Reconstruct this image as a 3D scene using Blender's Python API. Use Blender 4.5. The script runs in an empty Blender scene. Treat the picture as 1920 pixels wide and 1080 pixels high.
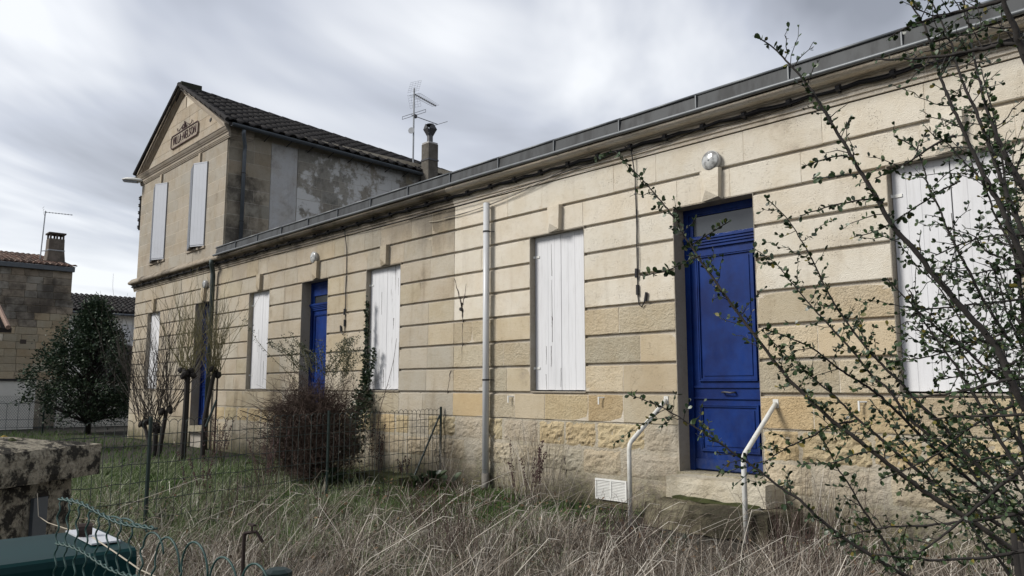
import bpy, math, random
import numpy as np
from mathutils import Vector, Matrix

# ------------------------------------------------------------------ camera, sky, sun, exposure
scene = bpy.context.scene
COL = scene.collection
R = math.radians
CAM = Vector((0.0, -7.5, 1.45)); YAW = R(47.03); PITCH = R(7.21); FPX = 1466.0
cam_data = bpy.data.cameras.new("camera"); cam = bpy.data.objects.new("camera", cam_data); COL.objects.link(cam)
cam.location = CAM; cam.rotation_euler = (R(90) + PITCH, 0, YAW)
cam_data.sensor_width = 36.0; cam_data.lens = FPX / 1920 * 36.0
cam_data.clip_start = 0.05; cam_data.clip_end = 1500
scene.camera = cam

SUN_DIR = Vector((-0.38, -0.70, 0.61)).normalized()      # towards the sun, behind thin cloud
sun_data = bpy.data.lights.new("sun", 'SUN'); sun = bpy.data.objects.new("sun", sun_data); COL.objects.link(sun)
sun_data.energy = 1.5; sun_data.angle = R(20); sun_data.color = (1.0, 0.96, 0.90)
sun.rotation_euler = SUN_DIR.to_track_quat('Z', 'Y').to_euler(); sun.location = (0, -5, 30)

scene.view_settings.view_transform = 'Standard'; scene.view_settings.look = 'None'
scene.view_settings.gamma = 1; scene.view_settings.use_curve_mapping = False
scene.view_settings.exposure = 1.42
scene.cycles.max_bounces = 6; scene.cycles.transparent_max_bounces = 8
scene.cycles.use_denoising = True

world = bpy.data.worlds.new("World"); scene.world = world; world.use_nodes = True
nt = world.node_tree; nt.nodes.clear()
def WN(t, **k):
    n = nt.nodes.new(t)
    for a, b in k.items(): setattr(n, a, b)
    return n
def build_world():
    L = nt.links.new
    out = WN('ShaderNodeOutputWorld'); bg = WN('ShaderNodeBackground'); bg.inputs[1].default_value = 0.1
    sky = WN('ShaderNodeTexSky', sky_type='NISHITA', sun_disc=False)
    sky.sun_elevation = math.asin(SUN_DIR.z); sky.sun_rotation = math.atan2(SUN_DIR.x, SUN_DIR.y)
    tc = WN('ShaderNodeTexCoord')
    sep = WN('ShaderNodeSeparateXYZ'); L(tc.outputs['Generated'], sep.inputs[0])
    zc = WN('ShaderNodeMath', operation='MAXIMUM'); L(sep.outputs[2], zc.inputs[0]); zc.inputs[1].default_value = 0.0
    za = WN('ShaderNodeMath', operation='ADD'); L(zc.outputs[0], za.inputs[0]); za.inputs[1].default_value = 0.10
    dx = WN('ShaderNodeMath', operation='DIVIDE'); L(sep.outputs[0], dx.inputs[0]); L(za.outputs[0], dx.inputs[1])
    dy = WN('ShaderNodeMath', operation='DIVIDE'); L(sep.outputs[1], dy.inputs[0]); L(za.outputs[0], dy.inputs[1])
    comb = WN('ShaderNodeCombineXYZ'); L(dx.outputs[0], comb.inputs[0]); L(dy.outputs[0], comb.inputs[1])
    def noise(rot, scale, sc, detail, rough, dist, loc=(0, 0, 0)):
        m = WN('ShaderNodeMapping', vector_type='TEXTURE'); L(comb.outputs[0], m.inputs[0])
        m.inputs['Rotation'].default_value = (0, 0, rot); m.inputs['Scale'].default_value = scale; m.inputs['Location'].default_value = loc
        n = WN('ShaderNodeTexNoise'); L(m.outputs[0], n.inputs['Vector'])
        n.inputs['Scale'].default_value = sc; n.inputs['Detail'].default_value = detail
        n.inputs['Roughness'].default_value = rough; n.inputs['Distortion'].default_value = dist
        return n.outputs[0]
    a = noise(R(128), (2.1, 1.0, 1), 1.05, 5, 0.50, 0.45, CLOUD_A)     # wind-drawn streaks
    b = noise(R(120), (1.5, 1.0, 1), 0.75, 3, 0.5, 0.5, CLOUD_B)        # large banks
    mix = WN('ShaderNodeMath', operation='MULTIPLY_ADD'); L(a, mix.inputs[0]); mix.inputs[1].default_value = 0.65
    hb = WN('ShaderNodeMath', operation='MULTIPLY'); L(b, hb.inputs[0]); hb.inputs[1].default_value = 0.48
    L(hb.outputs[0], mix.inputs[2])
    # thicker, whiter cloud towards the western horizon
    ramp = WN('ShaderNodeValToRGB'); L(mix.outputs[0], ramp.inputs[0])
    el = ramp.color_ramp.elements
    el[0].position = 0.47; el[0].color = (1.12, 1.18, 1.34, 1)
    el[1].position = 0.665; el[1].color = (3.7, 3.76, 3.85, 1)
    e = el.new(0.565); e.color = (2.15, 2.26, 2.54, 1)
    hz = WN('ShaderNodeMapRange'); L(zc.outputs[0], hz.inputs[0])
    hz.inputs[1].default_value = 0.0; hz.inputs[2].default_value = 0.45; hz.inputs[3].default_value = 0.38; hz.inputs[4].default_value = 0.0
    mh = WN('ShaderNodeMix', data_type='RGBA'); L(hz.outputs[0], mh.inputs[0]); L(ramp.outputs[0], mh.inputs[6]); mh.inputs[7].default_value = (3.3, 3.35, 3.45, 1)
    ms = WN('ShaderNodeMix', data_type='RGBA'); ms.inputs[0].default_value = 0.93
    L(sky.outputs[0], ms.inputs[6]); L(mh.outputs[2], ms.inputs[7])
    L(ms.outputs[2], bg.inputs[0]); L(bg.outputs[0], out.inputs[0])
CLOUD_A = (9.4, 3.3, 0); CLOUD_B = (0.6, 6.1, 0)
build_world()

rng = random.Random(7)
nrng = np.random.default_rng(7)

# image point -> world, used to read positions off the photograph (each with its own real depth)
_cp, _sp, _cy, _sy = math.cos(PITCH), math.sin(PITCH), math.cos(YAW), math.sin(YAW)
FW = Vector((-_sy * _cp, _cy * _cp, _sp)); RT = Vector((_cy, _sy, 0)); UP = RT.cross(FW)
def at(px, py, depth): return CAM + (FW + RT * ((px - 960) / FPX) + UP * ((540 - py) / FPX)) * depth

# ------------------------------------------------------------------ materials
def mat_new(name):
    m = bpy.data.materials.new(name); m.use_nodes = True
    t = m.node_tree; b = t.nodes['Principled BSDF']
    return m, t, b
def node(t, typ, **k):
    n = t.nodes.new(typ)
    for a, b in k.items(): setattr(n, a, b)
    return n
def pos_noise(t, scale, detail=4, rough=0.55, stretch=(1, 1, 1), dist=0.0):
    g = node(t, 'ShaderNodeNewGeometry'); mp = node(t, 'ShaderNodeMapping'); mp.inputs['Scale'].default_value = stretch
    t.links.new(g.outputs['Position'], mp.inputs[0])
    n = node(t, 'ShaderNodeTexNoise'); t.links.new(mp.outputs[0], n.inputs['Vector'])
    n.inputs['Scale'].default_value = scale; n.inputs['Detail'].default_value = detail; n.inputs['Roughness'].default_value = rough
    n.inputs['Distortion'].default_value = dist
    return n.outputs[0]
def rampf(t, src, p0, p1, v0=0.0, v1=1.0):
    n = node(t, 'ShaderNodeMapRange'); n.interpolation_type = 'SMOOTHSTEP'
    t.links.new(src, n.inputs[0]); n.inputs[1].default_value = p0; n.inputs[2].default_value = p1
    n.inputs[3].default_value = v0; n.inputs[4].default_value = v1
    return n.outputs[0]
def mixc(t, fac, a, b, mode='MIX'):
    n = node(t, 'ShaderNodeMix', data_type='RGBA', blend_type=mode)
    for i, v in ((0, fac), (6, a), (7, b)):
        if isinstance(v, (int, float)): n.inputs[i].default_value = v
        elif isinstance(v, tuple): n.inputs[i].default_value = (*v[:3], 1)
        else: t.links.new(v, n.inputs[i])
    return n.outputs[2]
def mathn(t, op, a, b):
    n = node(t, 'ShaderNodeMath', operation=op)
    for i, v in ((0, a), (1, b)):
        if isinstance(v, (int, float)): n.inputs[i].default_value = v
        else: t.links.new(v, n.inputs[i])
    return n.outputs[0]
def bump(t, b, h, strength=0.3, dist=0.01, prev=None):
    n = node(t, 'ShaderNodeBump'); n.inputs['Strength'].default_value = strength; n.inputs['Distance'].default_value = dist
    t.links.new(h, n.inputs['Height'])
    if prev is not None: t.links.new(prev, n.inputs['Normal'])
    t.links.new(n.outputs[0], b.inputs['Normal']); return n.outputs[0]

def stone_mat(name, pits=0.5, grime=0.0, grime_col=(0.045, 0.042, 0.038), streak=0.25, objcol=True, base=(0.4, 0.35, 0.27), coarse=0.6, sat_blotch=0.5, damp=0.0, topdirt=0.0):
    m, t, b = mat_new(name)
    if objcol:
        oi = node(t, 'ShaderNodeObjectInfo'); c = oi.outputs['Color']
    else:
        c = base
    n1 = pos_noise(t, 2.2, 6, 0.62); n2 = pos_noise(t, 16, 5, 0.65); n3 = pos_noise(t, 90, 3, 0.6)
    c = mixc(t, rampf(t, n1, 0.38, 0.66, 0.0, sat_blotch), c, mixc(t, 1.0, c, (0.84, 0.77, 0.66), 'MULTIPLY'))
    c = mixc(t, rampf(t, n2, 0.52, 0.75, 0.0, 0.45), c, mixc(t, 1.0, c, (0.72, 0.68, 0.62), 'MULTIPLY'))
    c = mixc(t, rampf(t, n2, 0.42, 0.25, 0.0, 0.35), c, mixc(t, 1.0, c, (1.18, 1.16, 1.12), 'MULTIPLY'))
    st = pos_noise(t, 5, 5, 0.6, (1.0, 1.0, 0.10))
    c = mixc(t, rampf(t, st, 0.54, 0.74, 0.0, streak), c, mixc(t, 1.0, c, (0.58, 0.55, 0.52), 'MULTIPLY'))
    if grime > 0:
        g1 = pos_noise(t, 1.1, 8, 0.68); 
        c = mixc(t, rampf(t, g1, 0.60 - grime * 0.22, 0.76 - grime * 0.16, 0.0, 0.85), c, grime_col)
    v = node(t, 'ShaderNodeTexVoronoi'); g = node(t, 'ShaderNodeNewGeometry'); t.links.new(g.outputs['Position'], v.inputs['Vector']); v.inputs['Scale'].default_value = 55
    pit = rampf(t, v.outputs['Distance'], 0.05, 0.28)
    pm = rampf(t, pos_noise(t, 3.3, 4, 0.6), 0.5, 0.62)
    pitd = mathn(t, 'MULTIPLY', mathn(t, 'SUBTRACT', 1.0, pit), pm)
    c = mixc(t, mathn(t, 'MULTIPLY', pitd, 0.45 * pits), c, mixc(t, 1.0, c, (0.45, 0.42, 0.38), 'MULTIPLY'))
    t.links.new(c, b.inputs['Base Color'])
    b.inputs['Roughness'].default_value = 0.92; b.inputs['Specular IOR Level'].default_value = 0.15
    gz = node(t, 'ShaderNodeNewGeometry'); sz = node(t, 'ShaderNodeSeparateXYZ'); t.links.new(gz.outputs['Position'], sz.inputs[0])
    if damp > 0:
        dn = pos_noise(t, 2.6, 6, 0.7)
        dm = mathn(t, 'MULTIPLY', rampf(t, mathn(t, 'ADD', sz.outputs[2], mathn(t, 'MULTIPLY', dn, -0.9)), -0.45, 0.15, 1.0, 0.0), damp)
        c = mixc(t, dm, c, mixc(t, rampf(t, n2, 0.4, 0.6), (0.10, 0.10, 0.045), (0.055, 0.05, 0.038)))
    if topdirt > 0:
        tn = pos_noise(t, 1.6, 6, 0.65, (1, 1, 0.45))
        xm = rampf(t, sz.outputs[0], -9.4, -12.0, 1.0, 0.35)
        tm = mathn(t, 'MULTIPLY', rampf(t, mathn(t, 'ADD', sz.outputs[2], mathn(t, 'MULTIPLY', tn, 1.5)), 4.25, 5.0, 0.0, 1.0), mathn(t, 'MULTIPLY', xm, topdirt))
        c = mixc(t, tm, c, (0.085, 0.075, 0.062))
    n4 = pos_noise(t, 38, 4, 0.7)
    c2 = mixc(t, rampf(t, n4, 0.5, 0.72, 0.0, 0.42 * min(1.4, coarse)), c, mixc(t, 1.0, c, (0.60, 0.55, 0.48), 'MULTIPLY'))
    t.links.new(c2, b.inputs['Base Color'])
    h = mathn(t, 'ADD', mathn(t, 'MULTIPLY', n2, coarse), mathn(t, 'MULTIPLY', n3, 0.45)); h = mathn(t, 'ADD', h, mathn(t, 'MULTIPLY', n4, coarse * 0.8))
    h = mathn(t, 'SUBTRACT', h, mathn(t, 'MULTIPLY', pitd, pits))
    bump(t, b, h, 0.8, 0.022)
    return m
def simple(name, col, rough=0.6, metal=0.0, var=0.25, vs=12, bmp=0.15, spec=0.4, stretch=(1, 1, 1), dark=(0.6, 0.58, 0.55), bd=0.005):
    m, t, b = mat_new(name)
    n = pos_noise(t, vs, 5, 0.6, stretch)
    c = mixc(t, rampf(t, n, 0.42, 0.7, 0.0, 1.0), col, tuple(col[i] * (1 - var + var * dark[i]) for i in range(3)))
    t.links.new(c, b.inputs['Base Color']); b.inputs['Roughness'].default_value = rough; b.inputs['Metallic'].default_value = metal
    b.inputs['Specular IOR Level'].default_value = spec
    if bmp: bump(t, b, n, bmp, bd)
    return m
M = {}
M['stone_clean'] = stone_mat("limestone painted cream", 0.9, 0.03, grime_col=(0.30, 0.26, 0.21), streak=0.28, coarse=0.28, sat_blotch=0.45)
M['stone_rough'] = stone_mat("limestone rough yellow", 1.0, 0.0, streak=0.15, coarse=1.4)
M['stone_old'] = stone_mat("limestone weathered grey", 0.6, 0.12, grime_col=(0.17, 0.15, 0.12), streak=0.5, topdirt=0.85)
M['stone_villa'] = stone_mat("limestone ashlar", 0.6, 0.1, grime_col=(0.15, 0.13, 0.11), streak=0.45)
M['stone_dirty'] = stone_mat("limestone with black lichen", 0.7, 0.75, grime_col=(0.055, 0.05, 0.045), streak=0.6)
M['stone_neigh'] = stone_mat("old boundary limestone", 0.8, 0.15, grime_col=(0.06, 0.055, 0.048), streak=0.4)
M['stone_base'] = stone_mat("eroded plinth limestone", 0.9, 0.12, grime_col=(0.17, 0.155, 0.11), streak=0.45, coarse=1.6, damp=0.85)
M['cornice_new'] = stone_mat("cornice stone cleaned", 0.5, 0.1, (0.16, 0.14, 0.12), 0.3, False, (0.64, 0.585, 0.50))
M['cornice_old'] = stone_mat("cornice stone blackened", 0.6, 0.62, (0.05, 0.046, 0.042), 0.6, False, (0.30, 0.265, 0.215))
M['cornice_villa'] = stone_mat("pediment stone", 0.5, 0.25, (0.10, 0.09, 0.08), 0.5, False, (0.33, 0.29, 0.24))
M['mortar'] = stone_mat("lime mortar", 0.3, 0.0, streak=0.1, objcol=False, base=(0.56, 0.51, 0.425))
M['mortar_old'] = stone_mat("grey mortar", 0.3, 0.1, streak=0.1, objcol=False, base=(0.40, 0.36, 0.29))
def plaster_side():
    m, t, b = mat_new("stone under patchy lime plaster")
    oi = node(t, 'ShaderNodeObjectInfo'); n1 = pos_noise(t, 0.9, 8, 0.68); n2 = pos_noise(t, 9, 6, 0.7); n3 = pos_noise(t, 2.2, 7, 0.7, (1, 1, 0.6))
    c = mixc(t, rampf(t, n2, 0.4, 0.65, 0, .6), oi.outputs['Color'], mixc(t, 1.0, oi.outputs['Color'], (0.6, 0.58, 0.54), 'MULTIPLY'))
    c = mixc(t, rampf(t, n3, 0.50, 0.66, 0, .75), c, (0.10, 0.095, 0.085))
    c = mixc(t, rampf(t, mathn(t, 'ADD', n1, mathn(t, 'MULTIPLY', n2, 0.16)), 0.585, 0.66, 0, .85), c, (0.52, 0.52, 0.51))
    t.links.new(c, b.inputs['Base Color']); b.inputs['Roughness'].default_value = 0.95; bump(t, b, n2, 0.5, 0.01); return m
M['side_plaster'] = plaster_side()
M['mortar_side'] = stone_mat("dirty side mortar", 0.3, 0.5, (0.12, 0.11, 0.10), 0.4, False, (0.36, 0.34, 0.30))
M['reveal'] = stone_mat("reveal render", 0.3, 0.0, streak=0.3, objcol=False, base=(0.33, 0.30, 0.25))
M['groove'] = stone_mat("recessed wall face", 0.3, 0.0, streak=0.3, objcol=False, base=(0.43, 0.40, 0.35))
M['plinth_mortar'] = stone_mat("crumbling plinth render", 0.5, 0.35, (0.24, 0.225, 0.15), 0.5, False, (0.43, 0.39, 0.315), coarse=1.3, damp=0.85)
M['cement'] = stone_mat("cracked cement render", 0.3, 0.45, (0.20, 0.20, 0.20), 0.3, False, (0.40, 0.40, 0.40))
M['cap'] = stone_mat("lichened pillar stone", 1.0, 0.95, (0.030, 0.028, 0.025), 0.2, False, (0.26, 0.235, 0.18), coarse=1.8)
def lichen_mat():
    m, t, b = mat_new("black and ochre lichen on old stone")
    n1 = pos_noise(t, 17, 8, 0.72); n2 = pos_noise(t, 60, 4, 0.7); n3 = pos_noise(t, 6, 4, 0.6)
    c = mixc(t, rampf(t, n2, 0.4, 0.65), (0.33, 0.30, 0.235), (0.17, 0.15, 0.115))
    c = mixc(t, rampf(t, n1, 0.475, 0.565, 0, 0.93), c, (0.020, 0.019, 0.018))
    c = mixc(t, rampf(t, n3, 0.56, 0.70, 0, 0.8), c, (0.035, 0.033, 0.028))
    t.links.new(c, b.inputs['Base Color']); b.inputs['Roughness'].default_value = 0.95; b.inputs['Specular IOR Level'].default_value = 0.1
    bump(t, b, mathn(t, 'ADD', n1, mathn(t, 'MULTIPLY', n2, 0.6)), 0.9, 0.02); return m
M['cap'] = lichen_mat()
M['white_house'] = simple("bright white render", (0.80, 0.80, 0.78), 0.9, var=0.1, vs=2)
M['white_wall'] = simple("white rendered wall", (0.62, 0.61, 0.57), 0.9, var=0.2, vs=2)
def tile_mat(name, cols, lich=0.3):
    m, t, b = mat_new(name)
    g = node(t, 'ShaderNodeNewGeometry'); oi = node(t, 'ShaderNodeObjectInfo')
    rnd = mathn(t, 'FRACT', mathn(t, 'ADD', g.outputs['Random Per Island'], oi.outputs['Random']), 0.0)
    r = node(t, 'ShaderNodeValToRGB'); t.links.new(rnd, r.inputs[0])
    el = r.color_ramp.elements; el[0].color = (*cols[0], 1); el[1].color = (*cols[-1], 1)
    for i, c in enumerate(cols[1:-1]): e = el.new((i + 1) / (len(cols) - 1)); e.color = (*c, 1)
    n = pos_noise(t, 30, 5, 0.7); n2 = pos_noise(t, 150, 2, 0.5)
    c = mixc(t, rampf(t, n, 0.45, 0.7, 0, 0.6), r.outputs[0], (0.03, 0.028, 0.026))
    c = mixc(t, rampf(t, n2, 0.70, 0.76, 0, lich), c, (0.35, 0.35, 0.32))
    t.links.new(c, b.inputs['Base Color']); b.inputs['Roughness'].default_value = 0.85; b.inputs['Specular IOR Level'].default_value = 0.25
    bump(t, b, n, 0.4, 0.01); return m
M['tile_dark'] = tile_mat("blackened roof tile", [(0.013, 0.012, 0.0125), (0.022, 0.020, 0.0195), (0.017, 0.0155, 0.016)], 0.5)
M['tile_pink'] = tile_mat("mixed clay tile", [(0.13, 0.075, 0.055), (0.28, 0.20, 0.16), (0.08, 0.06, 0.05), (0.20, 0.12, 0.09)], 0.3)
M['zinc'] = simple("weathered zinc", (0.046, 0.050, 0.053), 0.6, 0.1, var=0.75, vs=7, bmp=0.08, stretch=(1, 1, .22), spec=0.3, dark=(.25, .25, .25))
M['zinc_roll'] = simple("zinc roll", (0.13, 0.14, 0.148), 0.45, 0.3, var=0.4, vs=8, bmp=0.03)
M['gutter'] = simple("grey blue zinc pipe", (0.085, 0.098, 0.112), 0.5, 0.3, var=0.4, vs=6, bmp=0.03)
M['gutter_green'] = simple("grey green pipe", (0.052, 0.068, 0.064), 0.55, 0.2, var=0.5, vs=6, bmp=0.05, stretch=(1, 1, .3))
M['pvc'] = simple("grey pvc", (0.50, 0.51, 0.52), 0.35, var=0.12, vs=4, bmp=0.0)
M['pipe_shoe'] = simple("dirty cast pipe", (0.14, 0.13, 0.115), 0.8, var=0.6, vs=14)
M['iron'] = simple("dark iron", (0.03, 0.03, 0.032), 0.6, 0.4)
M['rust'] = simple("rusty iron", (0.030, 0.020, 0.017), 0.8, 0.2, var=0.6, vs=30)
M['cable'] = simple("black cable", (0.012, 0.012, 0.015), 0.5, bmp=0.0)
M['cable_grey'] = simple("grey cable", (0.10, 0.095, 0.09), 0.6, bmp=0.0)
M['cable_tan'] = simple("painted cable", (0.36, 0.32, 0.25), 0.6, bmp=0.0)
M['alu'] = simple("aluminium", (0.30, 0.31, 0.32), 0.4, 0.6, bmp=0.0)
M['alu_dark'] = simple("dull aluminium", (0.07, 0.07, 0.075), 0.5, 0.4, bmp=0.0)
M['green_metal'] = simple("dark green coated steel", (0.005, 0.017, 0.015), 0.5, 0.0, var=0.4, bmp=0.05)
M['green_wire'] = simple("green coated wire", (0.022, 0.060, 0.054), 0.5, 0.0, var=0.6, vs=60, bmp=0.1)
M['old_wire'] = simple("old fence wire", (0.035, 0.045, 0.042), 0.6, 0.2)
M['far_wire'] = simple("far fence wire", (0.10, 0.12, 0.12), 0.6, 0.2)
def rail_paint():
    m, t, b = mat_new("chipped white rail paint"); n = pos_noise(t, 38, 5, 0.7); n2 = pos_noise(t, 7, 4, 0.6)
    c = mixc(t, rampf(t, n2, 0.4, 0.7, 0, .6), (0.60, 0.60, 0.57), (0.42, 0.41, 0.36)); c = mixc(t, rampf(t, n, 0.66, 0.70, 0, .9), c, (0.10, 0.05, 0.03))
    t.links.new(c, b.inputs['Base Color']); b.inputs['Roughness'].default_value = .5; bump(t, b, n, .25, .003); return m
M['rail_white'] = rail_paint()
M['plastic_white'] = simple("white plastic", (0.66, 0.66, 0.63), 0.5, var=0.2)
M['shut_grey'] = simple("pale grey metal shutter", (0.44, 0.46, 0.50), 0.5, var=0.12, vs=3, bmp=0.02)
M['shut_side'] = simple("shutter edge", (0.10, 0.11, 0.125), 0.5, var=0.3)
def white_wood(name, chip, base=(0.60, 0.605, 0.62)):
    m, t, b = mat_new(name)
    n = pos_noise(t, 14, 6, 0.7, (1, 1, 0.045)); n2 = pos_noise(t, 2.5, 4, 0.6, (1, 1, 0.3)); n3 = pos_noise(t, 45, 4, 0.6, (1, 1, 0.06))
    c = mixc(t, rampf(t, n2, 0.4, 0.7, 0, 0.6), base, (base[0] * 0.86, base[1] * 0.86, base[2] * 0.86))
    c = mixc(t, rampf(t, n3, 0.5, 0.7, 0, 0.35), c, (base[0] * 0.72, base[1] * 0.71, base[2] * 0.69))
    c = mixc(t, rampf(t, n, 0.71 - chip * 0.08, 0.74 - chip * 0.08, 0, 0.9), c, (0.16, 0.15, 0.14))
    t.links.new(c, b.inputs['Base Color']); b.inputs['Roughness'].default_value = 0.6
    bump(t, b, n3, 0.25, 0.004); return m
M['wood_a'] = white_wood("white paint on boards", 0.2)
M['wood_b'] = white_wood("flaking white paint on boards", 1.0)
def blue_paint():
    m, t, b = mat_new("worn blue paint")
    n = pos_noise(t, 2.2, 6, 0.65); n2 = pos_noise(t, 60, 4, 0.65, (1, 1, 0.2)); n3 = pos_noise(t, 9, 5, 0.7, (1, 1, .35)); n4 = pos_noise(t, 140, 2, 0.5)
    c = mixc(t, rampf(t, n, 0.35, 0.68), (0.0008, 0.0115, 0.082), (0.0016, 0.0250, 0.150))
    c = mixc(t, rampf(t, n3, 0.50, 0.72, 0, 0.30), c, (0.006, 0.035, 0.16))
    g = node(t, 'ShaderNodeNewGeometry'); sz = node(t, 'ShaderNodeSeparateXYZ'); t.links.new(g.outputs['Position'], sz.inputs[0])
    dust = mathn(t, 'MULTIPLY', rampf(t, mathn(t, 'SUBTRACT', sz.outputs[2], mathn(t, 'MULTIPLY', n2, 0.5)), 0.15, 0.65, 1.0, 0.0), rampf(t, n3, 0.35, 0.65, .15, .55))
    c = mixc(t, dust, c, (0.055, 0.065, 0.09))
    c = mixc(t, rampf(t, n4, 0.76, 0.79, 0, 0.6), c, (0.12, 0.14, 0.2))
    t.links.new(c, b.inputs['Base Color']); b.inputs['Specular IOR Level'].default_value = 0.22
    t.links.new(rampf(t, n3, 0.3, 0.7, 0.38, 0.65), b.inputs['Roughness'])
    bump(t, b, n2, 0.12, 0.003); return m
M['blue'] = blue_paint()
def glass_dark():
    m, t, b = mat_new("dark window glass")
    b.inputs['Base Color'].default_value = (0.035, 0.04, 0.045, 1); b.inputs['Roughness'].default_value = 0.12
    b.inputs['Specular IOR Level'].default_value = 0.9; return m
M['glass'] = glass_dark()
def lamp_glass():
    m, t, b = mat_new("ribbed lamp glass")
    n = pos_noise(t, 14, 4, 0.6, (1, 1, 1)); t.links.new(mixc(t, rampf(t, n, 0.4, 0.65), (0.50, 0.51, 0.50), (0.22, 0.22, 0.215)), b.inputs['Base Color'])
    b.inputs['Roughness'].default_value = 0.15; b.inputs['Coat Weight'].default_value = 0.5; b.inputs['Transmission Weight'].default_value = 0.15
    return m
M['lamp_glass'] = lamp_glass()
M['lamp_body'] = simple("grey lamp body", (0.42, 0.42, 0.41), 0.5)
M['letter'] = simple("faded oxblood paint", (0.075, 0.042, 0.042), 0.8, var=0.5, vs=30)
M['crack'] = simple("crack shadow earth", (0.055, 0.045, 0.038), 0.95)
M['bark'] = simple("grey brown bark", (0.055, 0.047, 0.040), 0.9, var=0.6, vs=40, bmp=0.5)
M['bark_dark'] = simple("dark bark", (0.022, 0.019, 0.017), 0.9, var=0.6, vs=40, bmp=0.5)
M['bark_purple'] = simple("purple brown twigs", (0.055, 0.035, 0.026), 0.85, var=0.4, vs=20, bmp=0.0)
M['twig_olive'] = simple("olive shoots", (0.16, 0.145, 0.075), 0.8, var=0.5, vs=20, bmp=0.0)
M['dock'] = simple("dry dock stalk", (0.055, 0.030, 0.027), 0.9, var=0.5, vs=60, bmp=0.0)
def leafy(name, cols, rough=0.5, transl=0.15, spec=0.4):
    m, t, b = mat_new(name)
    g = node(t, 'ShaderNodeNewGeometry'); oi = node(t, 'ShaderNodeObjectInfo')
    rnd = mathn(t, 'FRACT', mathn(t, 'ADD', g.outputs['Random Per Island'], oi.outputs['Random']), 0.0)
    r = node(t, 'ShaderNodeValToRGB'); t.links.new(rnd, r.inputs[0]); el = r.color_ramp.elements
    el[0].color = (*cols[0][1], 1); el[0].position = cols[0][0]; el[1].color = (*cols[-1][1], 1); el[1].position = cols[-1][0]
    for p, c in cols[1:-1]: e = el.new(p); e.color = (*c, 1)
    t.links.new(r.outputs[0], b.inputs['Base Color']); b.inputs['Roughness'].default_value = rough; b.inputs['Specular IOR Level'].default_value = spec
    tr = node(t, 'ShaderNodeBsdfTranslucent'); t.links.new(r.outputs[0], tr.inputs[0])
    ms = node(t, 'ShaderNodeMixShader'); ms.inputs[0].default_value = transl
    o = t.nodes['Material Output']; t.links.new(b.outputs[0], ms.inputs[1]); t.links.new(tr.outputs[0], ms.inputs[2]); t.links.new(ms.outputs[0], o.inputs[0])
    return m
M['leaf_shrub'] = leafy("shrub leaf", [(0, (0.012, 0.024, 0.010)), (0.35, (0.026, 0.050, 0.018)), (0.7, (0.042, 0.074, 0.026)), (0.93, (0.075, 0.105, 0.045)), (1.0, (0.22, 0.17, 0.03))], 0.38, 0.12, 0.5)
M['leaf_laurel'] = leafy("laurel leaf", [(0, (0.010, 0.022, 0.013)), (0.6, (0.024, 0.046, 0.024)), (1.0, (0.060, 0.085, 0.045))], 0.5, 0.05, 0.3)
M['leaf_ivy'] = leafy("ivy leaf", [(0, (0.010, 0.022, 0.012)), (0.7, (0.025, 0.042, 0.020)), (1.0, (0.05, 0.07, 0.03))], 0.4, 0.1)
M['leaf_cot'] = leafy("small olive leaf", [(0, (0.025, 0.035, 0.02)), (0.7, (0.05, 0.062, 0.035)), (1.0, (0.10, 0.10, 0.05))], 0.5, 0.15)
M['dead_leaf'] = leafy('dead leaf', [(0, (0.05, 0.03, 0.02)), (0.5, (0.12, 0.075, 0.045)), (1.0, (0.24, 0.17, 0.10))], 0.8, 0.1, 0.15)
M['grass_dry'] = leafy("dry grass", [(0, (0.045, 0.034, 0.026)), (0.3, (0.13, 0.105, 0.082)), (0.5, (0.44, 0.385, 0.32)), (0.72, (0.07, 0.056, 0.044)), (1.0, (0.80, 0.75, 0.66))], 0.75, 0.25, 0.2)
M['grass_mix'] = leafy("fading grass", [(0, (0.045, 0.075, 0.025)), (0.3, (0.13, 0.175, 0.075)), (0.6, (0.26, 0.30, 0.17)), (0.8, (0.05, 0.07, 0.028)), (1.0, (0.56, 0.56, 0.44))], 0.7, 0.25, 0.2)
M['grass_green'] = leafy("fresh grass", [(0, (0.035, 0.075, 0.015)), (0.6, (0.060, 0.120, 0.025)), (1.0, (0.11, 0.17, 0.045))], 0.6, 0.3, 0.25)
M['moss'] = simple("green moss", (0.045, 0.052, 0.016), 0.95, var=0.6, vs=40, bmp=0.8)
M['moss_dark'] = simple("blackened moss", (0.026, 0.028, 0.018), 0.95, var=0.6, vs=30, bmp=0.8)
M['moss_y'] = simple("ochre moss", (0.22, 0.16, 0.03), 0.95, var=0.6, vs=60, bmp=0.8)
M['soil'] = simple("damp soil and litter", (0.028, 0.025, 0.018), 0.95, var=0.7, vs=6, bmp=0.8, bd=0.03)
M['step'] = stone_mat("mossy step stone", 1.0, 0.5, (0.05, 0.052, 0.025), 0.5, False, (0.36, 0.33, 0.25), coarse=1.4)
M['step_top'] = stone_mat("worn pale step", 0.8, 0.35, (0.09, 0.085, 0.05), 0.5, False, (0.50, 0.46, 0.37), coarse=1.0)
M['step_low'] = stone_mat("black mossy lower step", 1.0, 0.95, (0.022, 0.022, 0.016), 0.5, False, (0.20, 0.18, 0.125), coarse=1.6)
M['teal'] = simple("teal gloss steel", (0.002, 0.024, 0.025), 0.5, 0.0, var=0.5, vs=9, bmp=0.04, spec=0.12)
M['steel_plate'] = simple("bare galvanised plate", (0.55, 0.57, 0.60), 0.35, 0.2, var=0.2, vs=14, bmp=0.1)

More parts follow.
